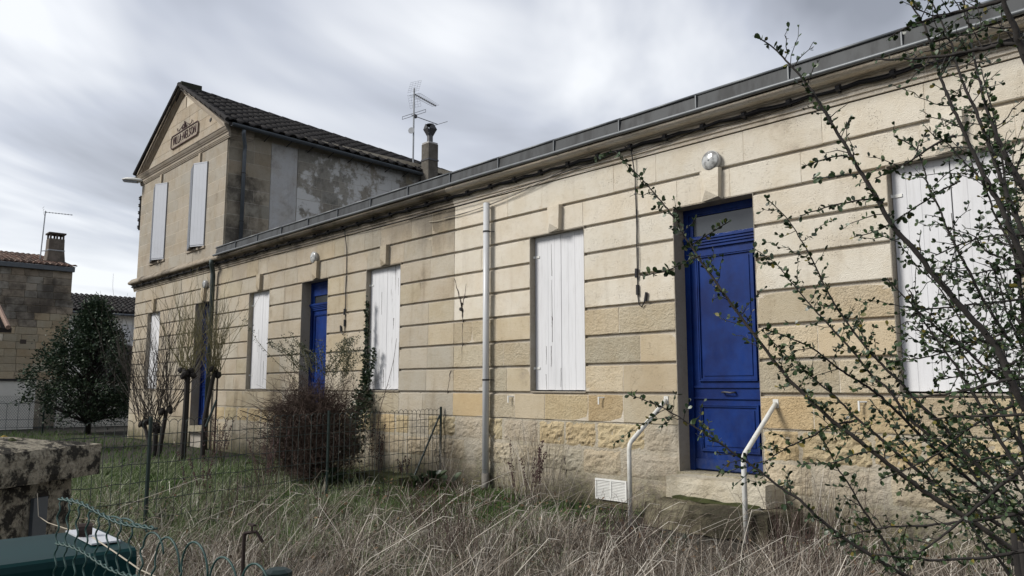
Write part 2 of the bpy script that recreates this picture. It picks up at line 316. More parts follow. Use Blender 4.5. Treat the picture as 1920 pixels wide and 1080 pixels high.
# ------------------------------------------------------------------ mesh helpers
WPOS = {}
def empty(name, loc, label, cat, group=None):
    o = bpy.data.objects.new(name, None); COL.objects.link(o); o.location = loc; WPOS[o.name] = Vector(loc)
    o.empty_display_size = 0.1
    tag(o, label, cat, group); return o
def tag(o, label=None, cat=None, group=None, kind=None):
    if label: o['label'] = label
    if cat: o['category'] = cat
    if group: o['group'] = group
    if kind: o['kind'] = kind
    return o
class MB:
    def __init__(s): s.v = []; s.f = []
    def add(s, vs, fs):
        n = len(s.v); s.v += [tuple(p) for p in vs]; s.f += [tuple(i + n for i in f) for f in fs]; return s
    def box(s, x0, x1, y0, y1, z0, z1):
        return s.add([(x0, y0, z0), (x1, y0, z0), (x1, y1, z0), (x0, y1, z0), (x0, y0, z1), (x1, y0, z1), (x1, y1, z1), (x0, y1, z1)],
                     [(0, 3, 2, 1), (4, 5, 6, 7), (0, 1, 5, 4), (1, 2, 6, 5), (2, 3, 7, 6), (3, 0, 4, 7)])
    def obox(s, c, ax, ay, az):
        c = Vector(c); ax, ay, az = Vector(ax), Vector(ay), Vector(az)
        P = [c - ax - ay - az, c + ax - ay - az, c + ax + ay - az, c - ax + ay - az, c - ax - ay + az, c + ax - ay + az, c + ax + ay + az, c - ax + ay + az]
        return s.add(P, [(0, 3, 2, 1), (4, 5, 6, 7), (0, 1, 5, 4), (1, 2, 6, 5), (2, 3, 7, 6), (3, 0, 4, 7)])
    def tube(s, pts, r, n=6, r2=None, cap=True):
        pts = [Vector(p) for p in pts]; k = len(pts)
        if k < 2: return s
        rings = []; prev = None
        for i, p in enumerate(pts):
            d = (pts[min(i + 1, k - 1)] - pts[max(i - 1, 0)])
            if d.length < 1e-9: d = Vector((0, 0, 1))
            d.normalize()
            if prev is None:
                a = d.cross(Vector((0, 0, 1)));
                if a.length < 1e-3: a = d.cross(Vector((1, 0, 0)))
            else:
                a = prev - d * prev.dot(d)
                if a.length < 1e-6: a = d.cross(Vector((0, 0, 1)))
            a.normalize(); prev = a; b = d.cross(a)
            rr = r if r2 is None else r + (r2 - r) * i / (k - 1)
            if isinstance(rr, (list, tuple)): rr = rr[i]
            rings.append([p + (a * math.cos(2 * math.pi * j / n) + b * math.sin(2 * math.pi * j / n)) * rr for j in range(n)])
        vs = [q for ring in rings for q in ring]; fs = []
        for i in range(k - 1):
            for j in range(n): fs.append((i * n + j, i * n + (j + 1) % n, (i + 1) * n + (j + 1) % n, (i + 1) * n + j))
        if cap: fs.append(tuple(range(n - 1, -1, -1))); fs.append(tuple((k - 1) * n + j for j in range(n)))
        return s.add(vs, fs)
    def extrude_x(s, prof, x0, x1, jit=0):   # prof: closed (y,z) polygon
        n = len(prof)
        vs = [(x0, y, z) for y, z in prof] + [(x1, y, z) for y, z in prof]
        fs = [(i, (i + 1) % n, n + (i + 1) % n, n + i) for i in range(n)] + [tuple(range(n - 1, -1, -1)), tuple(range(n, 2 * n))]
        return s.add(vs, fs)
    def lathe(s, c, axis, prof, n=20):       # prof: (distance along axis, radius)
        c = Vector(c); ax = Vector(axis).normalized(); a = ax.cross(Vector((0, 0, 1)))
        if a.length < 1e-3: a = ax.cross(Vector((1, 0, 0)))
        a.normalize(); b = ax.cross(a); vs = []
        for d, r in prof: vs += [c + ax * d + (a * math.cos(2 * math.pi * j / n) + b * math.sin(2 * math.pi * j / n)) * r for j in range(n)]
        k = len(prof); fs = [(i * n + j, i * n + (j + 1) % n, (i + 1) * n + (j + 1) % n, (i + 1) * n + j) for i in range(k - 1) for j in range(n)]
        fs.append(tuple(range(n - 1, -1, -1))); fs.append(tuple((k - 1) * n + j for j in range(n)))
        return s.add(vs, fs)
    def build(s, name, mat, parent=None, smooth=False, origin=None, color=None):
        P = np.array([tuple(p) for p in s.v], dtype=float)
        c = Vector(((P[:, 0].min() + P[:, 0].max()) / 2, (P[:, 1].min() + P[:, 1].max()) / 2, P[:, 2].min())) if origin is None else Vector(origin)
        me = bpy.data.meshes.new(name)
        me.from_pydata([tuple(q) for q in (P - np.array(c))], [], s.f)
        if smooth: me.polygons.foreach_set('use_smooth', [True] * len(me.polygons))
        me.materials.append(mat)
        o = bpy.data.objects.new(name, me); COL.objects.link(o)
        put(o, c, parent)
        if color is not None: o.color = (*color, 1)
        return o
def put(o, c, parent=None):
    WPOS[o.name] = Vector(c)
    if parent is not None:
        o.parent = parent; o.location = Vector(c) - WPOS[parent.name]
    else: o.location = c
def instance(me, name, loc, parent, rot=(0, 0, 0), scale=(1, 1, 1), color=None):
    o = bpy.data.objects.new(name, me); COL.objects.link(o); put(o, loc, parent); o.rotation_euler = rot; o.scale = scale
    if color is not None: o.color = (*color, 1)
    return o
def np_mesh(name, V, F, mat, parent=None, smooth=False, tris=True):
    """V (n,3), F (m,k) arrays"""
    me = bpy.data.meshes.new(name); k = F.shape[1]
    me.vertices.add(len(V)); me.vertices.foreach_set('co', np.ascontiguousarray(V, dtype=np.float32).ravel())
    me.loops.add(F.size); me.loops.foreach_set('vertex_index', F.astype(np.int32).ravel())
    me.polygons.add(len(F)); me.polygons.foreach_set('loop_start', np.arange(0, F.size, k, dtype=np.int32))
    me.update(calc_edges=True)
    if smooth: me.polygons.foreach_set('use_smooth', np.ones(len(F), dtype=bool))
    me.materials.append(mat); o = bpy.data.objects.new(name, me); COL.objects.link(o)
    put(o, WPOS[parent.name] if parent is not None else Vector((0, 0, 0)), parent)
    if parent is not None: me.transform(Matrix.Translation(-WPOS[parent.name]))
    return o

def vary(c, a=0.07, r=rng):
    k = 1 + r.uniform(-a, a); w = r.uniform(-a, a) * 0.35
    return (c[0] * k * (1 + w), c[1] * k, c[2] * k * (1 - w))

def stone_block(x0, x1, z0, z1, y=0.0, depth=0.024, rough=0.004, ch=0.006, bulge=0.0, n=(3, 2)):
    """one ashlar with worn, slightly uneven arrises; front faces -y"""
    mb = MB(); nx, nz = n; per = []
    def j(): return rng.uniform(-rough, rough)
    for i in range(nx): per.append((x0 + (x1 - x0) * i / nx, z0, 0, -1))
    for i in range(nz): per.append((x1, z0 + (z1 - z0) * i / nz, 1, 0))
    for i in range(nx): per.append((x1 - (x1 - x0) * i / nx, z1, 0, 1))
    for i in range(nz): per.append((x0, z1 - (z1 - z0) * i / nz, -1, 0))
    N = len(per); back = [(px, y + depth, pz) for px, pz, _, _ in per]
    cx, cz = (x0 + x1) / 2, (z0 + z1) / 2
    mid = []; fr = []
    for px, pz, _, _ in per:
        sx, sz = (1 if px < cx else -1), (1 if pz < cz else -1)
        e = abs(j()); mid.append((px + sx * e * .15 * (abs(px - cx) > (x1 - x0) * .49), y + ch * (1 if abs(pz - cz) > (z1 - z0) * .49 else .3), pz + sz * e * .8 * (abs(pz - cz) > (z1 - z0) * .49)))
        fr.append((px + sx * (ch * .35 + abs(j()) * .4) * (abs(px - cx) > (x1 - x0) * .49), y + j() * .4, pz + sz * (ch + abs(j()) * 1.3) * (abs(pz - cz) > (z1 - z0) * .49)))
    if rough > .003 and rng.random() < .38:
        ci = rng.choice((0, nx, nx + nz, 2 * nx + nz)); q = rng.uniform(.010, .034); ex = 1 if per[ci][0] < cx else -1; ez = 1 if per[ci][1] < cz else -1
        p_ = fr[ci]; fr[ci] = (p_[0] + ex * q, y + .004, p_[2] + ez * q * rng.uniform(.4, 1)); p_ = mid[ci]; mid[ci] = (p_[0] + ex * q * .8, y + ch * 1.6, p_[2] + ez * q * .6)
    vs = back + mid + fr + [(cx + j() * 3, y - bulge + j() * .3, cz + j() * 2)]
    fs = []
    for a in range(N):
        b = (a + 1) % N
        fs.append((a, b, N + b, N + a)); fs.append((N + a, N + b, 2 * N + b, 2 * N + a)); fs.append((2 * N + a, 2 * N + b, 3 * N))
    return mb.add(vs, fs)
def rough_block(x0, x1, z0, z1, y=0.0, amp=0.02, nx=8, nz=5, seed=0):
    """eroded rubble-dressed stone: a displaced grid with sides"""
    r = random.Random(seed); mb = MB(); vs = []; fs = []
    from mathutils import noise as mn
    for a in range(nz + 1):
        for b in range(nx + 1):
            u, v = b / nx, a / nz; edge = min(u, 1 - u) * (x1 - x0) * 18; edge2 = min(v, 1 - v) * (z1 - z0) * 18; e = min(1, min(edge, edge2))
            x = x0 + (x1 - x0) * u; z = z0 + (z1 - z0) * v
            if b in (0, nx): x += (1 if b == 0 else -1) * abs(mn.noise(Vector((x * 9, z * 9, seed)))) * .025
            if a in (0, nz): z += (1 if a == 0 else -1) * abs(mn.noise(Vector((x * 9, z * 9, seed + 5)))) * .03
            d = mn.fractal(Vector(((x + z * .5 * (1 if seed % 2 else -1)) * 8 + seed, z * 20, seed)), .5, 2.3, 5) * amp * 1.0
            vs.append((x, y - amp * .25 * e + d * e + (1 - e) * .010, z))
    for a in range(nz):
        for b in range(nx): i = a * (nx + 1) + b; fs.append((i, i + 1, i + nx + 2, i + nx + 1))
    per = [b for b in range(nx + 1)] + [(a * (nx + 1) + nx) for a in range(1, nz + 1)] + [nz * (nx + 1) + b for b in range(nx - 1, -1, -1)] + [a * (nx + 1) for a in range(nz - 1, 0, -1)]
    n0 = len(vs); vs += [(vs[i][0], y + .03, vs[i][2]) for i in per]; N = len(per)
    for a in range(N): fs.append((per[(a + 1) % N], per[a], n0 + a, n0 + (a + 1) % N))
    return mb.add(vs, fs)

def subtract(a, b, cuts):
    segs = [(a, b)]
    for c0, c1 in cuts:
        out = []
        for s0, s1 in segs:
            if c1 <= s0 or c0 >= s1: out.append((s0, s1)); continue
            if c0 > s0: out.append((s0, c0))
            if c1 < s1: out.append((c1, s1))
        segs = out
    return [s for s in segs if s[1] - s[0] > 0.03]
def split_len(a, b, L, r=rng, var=0.35):
    n = max(1, round((b - a) / L)); xs = [a]
    for i in range(1, n): xs.append(a + (b - a) * (i + r.uniform(-var, var) * .8) / n)
    xs.append(b); return [(xs[i], xs[i + 1]) for i in range(n)]
def wall_slab(x0, x1, z0, z1, y0, y1, opens):
    """slab with rectangular holes, as butted boxes"""
    mb = MB(); xs = sorted({x0, x1} | {v for o in opens for v in (o[0], o[1]) if x0 < v < x1})
    for a, b in zip(xs[:-1], xs[1:]):
        m = (a + b) / 2; z = z0; hs = sorted((o[2], o[3]) for o in opens if o[0] < m < o[1])
        for h0, h1 in hs:
            if h0 > z: mb.box(a, b, y0, y1, z, h0)
            z = max(z, h1)
        if z < z1: mb.box(a, b, y0, y1, z, z1)
    return mb

# ------------------------------------------------------------------ ground
def ground():
    from mathutils import noise as mn
    xs = np.concatenate([np.linspace(-400, -46, 12), np.linspace(-44, 12, 113), np.linspace(14, 300, 12)])
    ys = np.concatenate([np.linspace(-300, -22, 12), np.linspace(-20, 14, 69), np.linspace(16, 500, 14)])
    V = []; 
    for y in ys:
        for x in xs:
            near = 1 if (-44 < x < 12 and -20 < y < 0.0) else 0
            V.append((x, y, mn.noise(Vector((x * .6, y * .6, 0))) * .05 * near - .01))
    nx = len(xs); F = [(j * nx + i, j * nx + i + 1, (j + 1) * nx + i + 1, (j + 1) * nx + i) for j in range(len(ys) - 1) for i in range(nx - 1)]
    o = np_mesh("ground", np.array(V), np.array(F), M['soil'], smooth=True); tag(o, "uneven damp soil of the overgrown garden under the grass", None, None, 'structure')
ground()

# ------------------------------------------------------------------ the long single-storey building
PITCHZ = 0.3565; Z0 = 1.388; XJ = -9.36; XR = 1.4; XB = -18.2; XV = -24.35
H = Z0 + 6 * PITCHZ       # lintel level
WIN = [(-16.63, -15.63), (-11.86, -10.80), (-7.69, -6.68), (-2.86, -1.82)]
DOOR = [(-14.22, -13.19), (-5.29, -4.25)]
opens_main = [(a, b, Z0, H) for a, b in WIN] + [(a, b, 0.51, H) for a, b in DOOR]
main = empty("row_house", (-9, 0, 0), "long low cream stone house with zinc parapet, white shutters and two blue doors", "house")
CREAM = (0.60, 0.555, 0.470); TAN = (0.455, 0.395, 0.290); OCHRE = (0.45, 0.360, 0.225); GREYB = (0.415, 0.372, 0.300); PLIN = (0.43, 0.38, 0.29)
for mb, nm, mt in ((wall_slab(XB, XJ, 0, 4.24, 0.036, 0.45, opens_main), 'wall', M['groove']), (wall_slab(XJ, XR, 0, 4.24, 0.036, 0.45, opens_main), 'wall', M['groove'])):
    mb.build(nm, mt, main)
back = MB().box(XB, XR, 6.0, 6.3, 0, 4.5).box(XR - .3, XR, .46, 5.99, 0, 4.5).box(XB, XR, 0.05, 6.3, 4.52, 4.58)
back.build('back_wall', M['mortar_old'], main)
mort = {0: MB(), 1: MB()}
def course(parent, xa, xb, z0, z1, opens, colf, matf, L, mortar, y=0.0, rough=0.004, ch=0.006):
    cuts = [(o[0], o[1]) for o in opens if o[2] < z1 - .01 and o[3] > z0 + .01]
    for s0, s1 in subtract(xa, xb, cuts):
        mortar.box(s0 + .004, s1 - .004, y + (.0034 if ch > .003 else .0018), y + .0355, z0 + (.006 if ch > .003 else -.003), z1 - (.006 if ch > .003 else -.0035))
        for a, b in split_len(s0, s1, L):
            mid = (a + b) / 2; c = colf(mid, z0); m = matf(mid, z0)
            rg = rough * (1.8 if m is M['stone_rough'] else 1)
            stone_block(a + (.003 if a > s0 else 0), b - (.003 if b < s1 else 0), z0, z1, y, .0355, rg, ch).build('stone', m, parent, color=c)
def col_main(x, z):
    if x < XJ:
        return vary(GREYB if rng.random() > .22 else (0.42, 0.365, 0.27), .075)
    if z >= Z0 + 3 * PITCHZ - .05: return vary(CREAM, .035)
    if z < Z0 - .05: return vary(OCHRE if rng.random() < .45 else TAN, .10)
    return vary(TAN if rng.random() > .3 else (0.52, 0.45, 0.33), .10)
def mat_main(x, z):
    if x < XJ: return M['stone_old']
    if z >= Z0 + 3 * PITCHZ - .05: return M['stone_clean']
    return M['stone_rough'] if rng.random() < .7 else M['stone_clean']
GR = 0.034
for k in range(8):
    z0 = Z0 + k * PITCHZ; z1 = z0 + PITCHZ - GR if k < 7 else 4.235
    z0s = z0
    for xa, xb in ((XB, XJ), (XJ, XR)):
        L = .62 if xa < XJ else (.95 if k >= 3 else .66)
        course(main, xa + (.004 if xa == XJ else 0), xb, z0s, z1, opens_main, col_main, mat_main, L, mort[0 if xa == XB else 1])
# base course under the sills and eroded plinth
for xa, xb in ((XB, XJ), (XJ, XR)):
    course(main, xa, xb, 1.02, Z0 - GR, opens_main, col_main, mat_main, .7, mort[0 if xa == XB else 1], y=-0.004, rough=.005)
mort[0].build('mortar', M['mortar_old'], main)['kind'] = 'stuff'
mort[1].build('mortar', M['mortar'], main)['kind'] = 'stuff'
sd = 0
for row, (z0, z1) in enumerate(((.70, 1.005), (.37, .675), (0.0, .345))):
    for s0, s1 in subtract(XB, XR, [(o[0], o[1]) for o in opens_main if o[2] < .9]):
        for a, b in split_len(s0, s1, .66 if row else .58, var=.45):
            sd += 1; mid = (a + b) / 2; nn = (18, 9) if mid > -12 else (6, 4)
            amp = (.026, .018, .009)[row] if mid > XJ - 1 else .01
            c = vary(PLIN if row else (0.47, 0.39, 0.25), .10)
            if row == 2 or rng.random() < .22: c = vary((0.42, 0.375, 0.30), .06); amp *= .4
            rough_block(a + .007, b - .007, z0 + rng.uniform(0, .012) - .006, z1 - rng.uniform(0, .012) + .01, -.002, amp, *nn, seed=sd).build('plinth_stone', M['stone_base'], main, color=c)
pm = MB()
for s0, s1 in subtract(XB, XR, [(o[0], o[1]) for o in opens_main if o[2] < .9]): pm.box(s0, s1, .006, .0355, 0, 1.016)
pm.build('plinth_render', M['plinth_mortar'], main)

def keystone(x, parent, mt, c, z0=H + .004, z1=H + PITCHZ - .004, w=.13, p=.075):
    mb = MB(); vs = [(x - w, -.001, z0), (x + w, -.001, z0), (x + w * 1.12, -.001, z1), (x - w * 1.12, -.001, z1),
                     (x - w * .25, -p, z0 + .11), (x + w, -p, z0 + .012), (x + w * 1.1, -p, z1 - .006), (x - w * .55, -p * .8, z1 - .006)]
    mb.add(vs, [(0, 1, 5, 4), (1, 2, 6, 5), (2, 3, 7, 6), (3, 0, 4, 7), (4, 5, 6), (4, 6, 7), (3, 2, 1, 0)])
    return mb.build('keystone', mt, parent, color=c)
for x in (-16.12, -13.66, -11.28): keystone(x, main, M['stone_old'], vary((0.40, 0.345, 0.26)))
for x in (-7.2, -4.76, -2.3): keystone(x, main, M['stone_clean'], vary(CREAM, .03))

def shutter_pair(x0, x1, z0, z1, parent, mt, yr=0.10, sills=True, hinge_m=None):
    xm = (x0 + x1) / 2
    for s, (a, b) in enumerate(((x0 + .012, xm - .005), (xm + .005, x1 - .006))):
        leaf = MB().box(a + .01, b - .01, yr + .022, yr + .045, z0 + .03, z1 - .015).build('shutter', mt, parent)
        n = 4; w = (b - a) / n
        for i in range(n):
            dz = rng.uniform(-.002, .002); yy = rng.uniform(-.0012, .0012)
            MB().box(a + i * w + (.0010 if i else 0), a + (i + 1) * w - .0010, yr + yy, yr + .0215, z0 + .022 + dz, z1 - .008 + dz).build('board', mt, leaf)
        for hz in (z0 + .30, z1 - .30):
            hx = a - .012 if s == 0 else b + .0
            if s == 0:
                MB().box(hx - .028, hx + .10, yr - .010, yr - .002, hz, hz + .030).box(hx - .03, hx + .012, yr - .035, yr - .011, hz - .002, hz + .032).tube([(hx - .006, yr - .038, hz - .03), (hx - .006, yr - .038, hz + .06)], .013, 6).build('hinge', hinge_m or M['plastic_white'], leaf)
mats_w = [M['wood_b'], M['wood_b'], M['wood_a'], M['wood_a']]
for (a, b), mt in zip(WIN, mats_w):
    shutter_pair(a, b, Z0, H, main, mt)
    MB().box(a + .007, b - .007, .004, .449, Z0 - .012, Z0 + .005).build('sill', M['reveal'], main)
def crack(pts, w, parent, y=-.0015, m='crack'):
    mb = MB(); n = len(pts); vs = []
    for i, (x, z) in enumerate(pts):
        ww = w * (1 - .75 * i / max(1, n - 1)) * rng.uniform(.6, 1.3); vs += [(x - ww, y, z), (x + ww, y, z + rng.uniform(-.004, .004)), (x - ww, y + .02, z), (x + ww, y + .02, z)]
    fs = []
    for i in range(n - 1):
        a = i * 4; fs += [(a + 4, a + 5, a + 1, a), (a, a + 2, a + 6, a + 4), (a + 5, a + 7, a + 3, a + 1)]
    return mb.add(vs, fs).build('crack', M[m], parent)
def wob(x0, z0, x1, z1, n, a): return [(x0 + (x1 - x0) * i / n + rng.uniform(-a, a), z0 + (z1 - z0) * i / n) for i in range(n + 1)]
def shutter_crack(x, z0, z1, w, parent=None):
    crack(wob(x, z0, x + rng.uniform(-.01, .01), z1, 7, .004), w, parent or main, y=.0975, m='crack')
for x, z0, z1, w in ((-7.36, 2.95, 3.40, .0025), (-7.36, 2.05, 2.9, .003), (-7.36, 2.40, 2.25, .008), (-7.47, 2.0, 1.75, .004), (-7.38, 2.0, 1.72, .005), (-7.48, 1.62, 1.42, .004), (-7.2, 1.7, 1.45, .002),
                     (-11.12, 2.62, 2.42, .008), (-11.1, 1.9, 1.55, .004), (-11.55, 2.1, 1.6, .004), (-11.4, 1.75, 1.45, .004), (-11.5, 3.1, 2.7, .003), (-11.0, 3.3, 3.0, .003), (-10.95, 2.2, 1.6, .003),
                     (-16.3, 2.7, 2.2, .004), (-16.0, 2.0, 1.5, .004), (-2.52, 2.0, 1.6, .003), (-2.35, 3.0, 2.5, .0025)): shutter_crack(x, z0, z1, w)
# lining of openings
def lining(x0, x1, z0, z1, parent, d0=0.0005, d1=.448, mt=None):
    mb = MB().box(x0 - .001, x0 + .006, d0, d1, z0, z1).box(x1 - .006, x1 + .001, d0, d1, z0, z1).box(x0 + .006, x1 - .006, d0, d1, z1 - .006, z1 + .001)
    return mb.build('reveal', mt or M['reveal'], parent)
for a, b in WIN: lining(a, b, Z0 + .006, H, main)
for a, b in DOOR: lining(a, b, .51, H, main)

def blue_door(x0, x1, zb, parent, glass=(3.19, 3.43), y=.225):
    x0 += .006; x1 -= .006; zt = H - .006; fw = .07
    d = MB().box(x0, x0 + fw, y - .02, y + .06, zb, zt).box(x1 - fw, x1, y - .02, y + .06, zb, zt).box(x0 + fw, x1 - fw, y - .02, y + .06, zt - .07, zt)
    g0, g1 = glass
    if g1 < zt - .075: d.box(x0 + fw, x1 - fw, y - .01, y + .05, g1, zt - .072)
    fr = d.build('door_frame', M['blue'], parent)
    xa, xb = x0 + fw, x1 - fw
    MB().box(xa + .05, xb - .05, y + .012, y + .018, g0 - .001, g1).build('window_pane', M['glass'], fr)
    MB().box(xa, xa + .049, y - .004, y + .04, g0, g1).box(xb - .049, xb, y - .004, y + .04, g0, g1).build('glazing_bar', M['blue'], fr)
    tb = MB()   # moulded transom bar
    prof = [(y + .04, g0 - .14), (y - .015, g0 - .14), (y - .015, g0 - .115), (y - .03, g0 - .105), (y - .03, g0 - .085), (y - .045, g0 - .075), (y - .045, g0 - .055), (y - .06, g0 - .045), (y - .06, g0 - .02), (y - .03, g0 - .002), (y + .04, g0 - .002)]
    tb.extrude_x(prof, x0 + fw * .2, x1 - fw * .2); tb.build('transom_bar', M['blue'], fr)
    zt2 = g0 - .142
    leaf = MB().box(xa + .002, xb - .002, y + .012, y + .045, zb + .004, zt2).build('door', M['blue'], parent)
    def mould(a, b, c, d_):
        mb = MB()
        for e, p in ((0, -.014), (.016, -.006)):
            mb.box(a + e, b - e, y + p, y + .0115, c + e, c + e + .014); mb.box(a + e, b - e, y + p, y + .0115, d_ - e - .014, d_ - e)
            mb.box(a + e, a + e + .014, y + p, y + .0115, c + e + .0145, d_ - e - .0145); mb.box(b - e - .014, b - e, y + p, y + .0115, c + e + .0145, d_ - e - .0145)
        return mb
    sx = .075
    for c, d_ in ((zb + 1.0, zt2 - .08), (zb + .22, zb + .74)):
        p = mould(xa + sx, xb - sx, c, d_); p.box(xa + sx + .06, xb - sx - .06, y + .002, y + .0115, c + .06, d_ - .06); p.build('panel', M['blue'], leaf)
    for z in (zb + .80, zb + .925): MB().box(xa + .004, xb - .004, y - .008, y + .0115, z, z + .022).build('rail_moulding', M['blue'], leaf)
    MB().box(xa + .004, xb - .004, y - .012, y + .0115, zb + .02, zb + .13).build('kick_board', M['blue'], leaf)
    xc = xa + (xb - xa) * .50; zh = zb + .875
    MB().tube([(xc - .06, y + .010, zh), (xc - .06, y - .03, zh), (xc - .02, y - .042, zh + .004), (xc + .05, y - .042, zh - .004), (xc + .085, y - .03, zh), (xc + .085, y + .01, zh)], .011, 6).build('handle', M['alu_dark'], leaf, smooth=True)
blue_door(*DOOR[1], .515, main)
blue_door(*DOOR[0], .515, main, glass=(3.10, 3.25))
for (a, b) in DOOR: MB().box(a - .02, b + .02, -.03, .45, .40, .512).build('threshold', M['step'], main)

# cornice: each length of moulding is a stone
CPROF = [(.0, 4.24), (-.016, 4.243), (-.020, 4.270), (-.012, 4.276), (-.014, 4.284), (-.034, 4.288), (-.036, 4.314), (-.030, 4.322), (-.044, 4.330), (-.048, 4.385),
         (-.060, 4.415), (-.100, 4.424), (-.106, 4.432), (-.155, 4.436), (-.186, 4.448), (-.200, 4.472), (-.200, 4.498), (-.18, 4.52), (.03, 4.52)]
CPROF = CPROF[::-1]
xs = XB + .004
while xs < XR:
    xe = min(xs + rng.uniform(.85, 1.15), XR)
    if xs < XJ < xe: xe = XJ
    if XR - xe < .3: xe = XR
    MB().extrude_x(CPROF, xs, xe - .003).build('cornice_stone', M['cornice_old'] if xs < XJ - .01 else M['cornice_new'], main)
    xs = xe
# zinc parapet
x = -18.02; k = 0
while x < XR:
    xe = min(x + 1.105, XR)
    mb = MB(); dy = rng.uniform(-.004, .004)
    mb.add([(x + .002, -.238 + dy, 4.53), (xe - .014, -.238 + dy, 4.53), (xe - .014, -.222 - dy, 4.695), (x + .002, -.222 - dy, 4.695), (x + .002, -.21, 4.53), (xe - .014, -.21, 4.53), (xe - .014, -.20, 4.695), (x + .002, -.20, 4.695)],
           [(0, 1, 2, 3), (5, 4, 7, 6), (0, 4, 5, 1), (3, 2, 6, 7), (0, 3, 7, 4), (1, 5, 6, 2)])
    mb.build('zinc_panel', M['zinc'], main)
    MB().box(xe - .013, xe + .0, -.252, -.205, 4.532, 4.693).build('seam', M['zinc_roll'], main)
    MB().tube([(x, -.225, 4.705 + rng.uniform(-.004, .004)), (xe + .01, -.225, 4.707)], .016, 8).build('top_roll', M['zinc_roll'], main, smooth=True)
    x = xe
MB().tube([(-18.08 + i * (XR + 18.08) / 60, -.268 + math.sin(i * 1.7) * .002, 4.516 + math.sin(i * .9) * .003) for i in range(61)], .024, 10).build('gutter_roll', M['zinc_roll'], main, smooth=True)
MB().box(XB + .1, XR, -.20, .05, 4.522, 4.532).build('flashing', M['rust'], main)
MB().add([(XB + .01, -.2, 4.70), (XR, -.2, 4.70), (XR, 6.2, 5.0), (XB + .01, 6.2, 5.0)], [(0, 1, 2, 3)]).add([(XB + .01, -.19, 4.60), (XR, -.19, 4.60), (XR, 6.2, 4.60), (XB + .01, 6.2, 4.60)], [(3, 2, 1, 0)]).build('roof', M['zinc'], main)

# cracks, broken patch, little catches
crack(wob(-9.17, 2.66, -9.36, 3.12, 9, .012), .018, main); crack(wob(-9.15, 2.68, -9.06, 3.0, 7, .012), .012, main)
crack(wob(-9.17, 2.72, -9.15, 2.42, 6, .01), .028, main); crack(wob(-9.15, 2.40, -9.16, 1.80, 12, .012), .008, main)
crack(wob(-9.42, 1.70, -9.60, .98, 12, .02), .007, main); crack(wob(-7.06, .62, -7.02, .30, 6, .015), .010, main)
crack(wob(-10.2, 1.36, -10.22, .95, 6, .01), .006, main)
MB().tube([(-9.165, .02, 2.62), (-9.165, -.035, 2.62)], .028, 8).build('pipe_stub', M['iron'], main)
for x, z in ((-6.40, 1.32), (-8.05, 1.32), (-3.19, 1.31)):
    MB().tube([(x + .03, .0, z), (x - .01, -.045, z), (x - .02, -.05, z)], .008, 5).box(x - .030, x - .014, -.060, -.047, z - .085, z + .010).build('shutter_catch', M['plastic_white'], main)
for (a, b, z) in ((-6.52, -6.03, .09),):
    vg = empty("vent_grille", (-6.27, 0, z), "white double louvred vent grille low on the plinth left of the handrails", "vent")
    MB().box(a, b, -.028, -.002, z, z + .022).box(a, b, -.028, -.002, z + .225, z + .247).box(a, a + .02, -.028, -.002, z + .0225, z + .2245).box(b - .02, b, -.028, -.002, z + .0225, z + .2245).box((a + b) / 2 - .012, (a + b) / 2 + .012, -.028, -.002, z + .0225, z + .2245).build('frame', M['plastic_white'], vg)
    for i in range(11):
        zz = z + .026 + i * .018
        for c, d in ((a + .021, (a + b) / 2 - .013), ((a + b) / 2 + .013, b - .021)):
            MB().add([(c, -.024, zz), (d, -.024, zz), (d, -.006, zz + .014), (c, -.006, zz + .014), (c, -.024, zz + .003), (d, -.024, zz + .003), (d, -.006, zz + .017), (c, -.006, zz + .017)],
                     [(0, 3, 2, 1), (4, 5, 6, 7), (0, 1, 5, 4), (2, 3, 7, 6), (0, 4, 7, 3), (1, 2, 6, 5)]).build('slat', M['plastic_white'], vg)

# chimney standing on the low roof
cx, cy = -17.72, 5.75
ch = MB().box(cx - .17, cx + .17, cy - .17, cy + .17, 4.5, 8.42).build('chimney', M['stone_dirty'], main, color=(.13, .12, .105))
MB().box(cx - .185, cx + .185, cy - .185, cy + .185, 7.92, 7.965).build('strap', M['alu_dark'], ch)
MB().box(cx - .16, cx + .16, cy - .16, cy + .16, 8.421, 8.47).build('chimney_cap', M['cement'], ch)
MB().tube([(cx, cy, 8.46), (cx, cy, 8.72)], .085, 10).build('flue', M['alu_dark'], ch)
cw = MB()
for i in range(4):
    a0 = math.pi / 4 + i * math.pi / 2; a1 = a0 + math.pi / 2 * .86
    p = lambda a, r, z: (cx + math.cos(a) * r, cy + math.sin(a) * r, z)
    cw.add([p(a0, .08, 8.66), p(a1, .08, 8.66), p(a1, .205, 8.88), p(a0, .205, 8.88), p((a0 + a1) / 2, .16, 9.03), p(a0, .075, 8.67), p(a1, .075, 8.67), p(a1, .197, 8.88), p(a0, .197, 8.88), p((a0 + a1) / 2, .15, 9.02)],
           [(0, 1, 2, 3), (3, 2, 4), (6, 5, 8, 7), (7, 8, 9), (0, 3, 8, 5), (1, 6, 7, 2), (3, 4, 9, 8), (4, 2, 7, 9)])
cw.lathe((cx, cy, 8.98), (0, 0, 1), [(0, .10), (.03, .14), (.06, .10), (.07, .01)], 10)
cw.build('cowl', M['alu_dark'], ch)

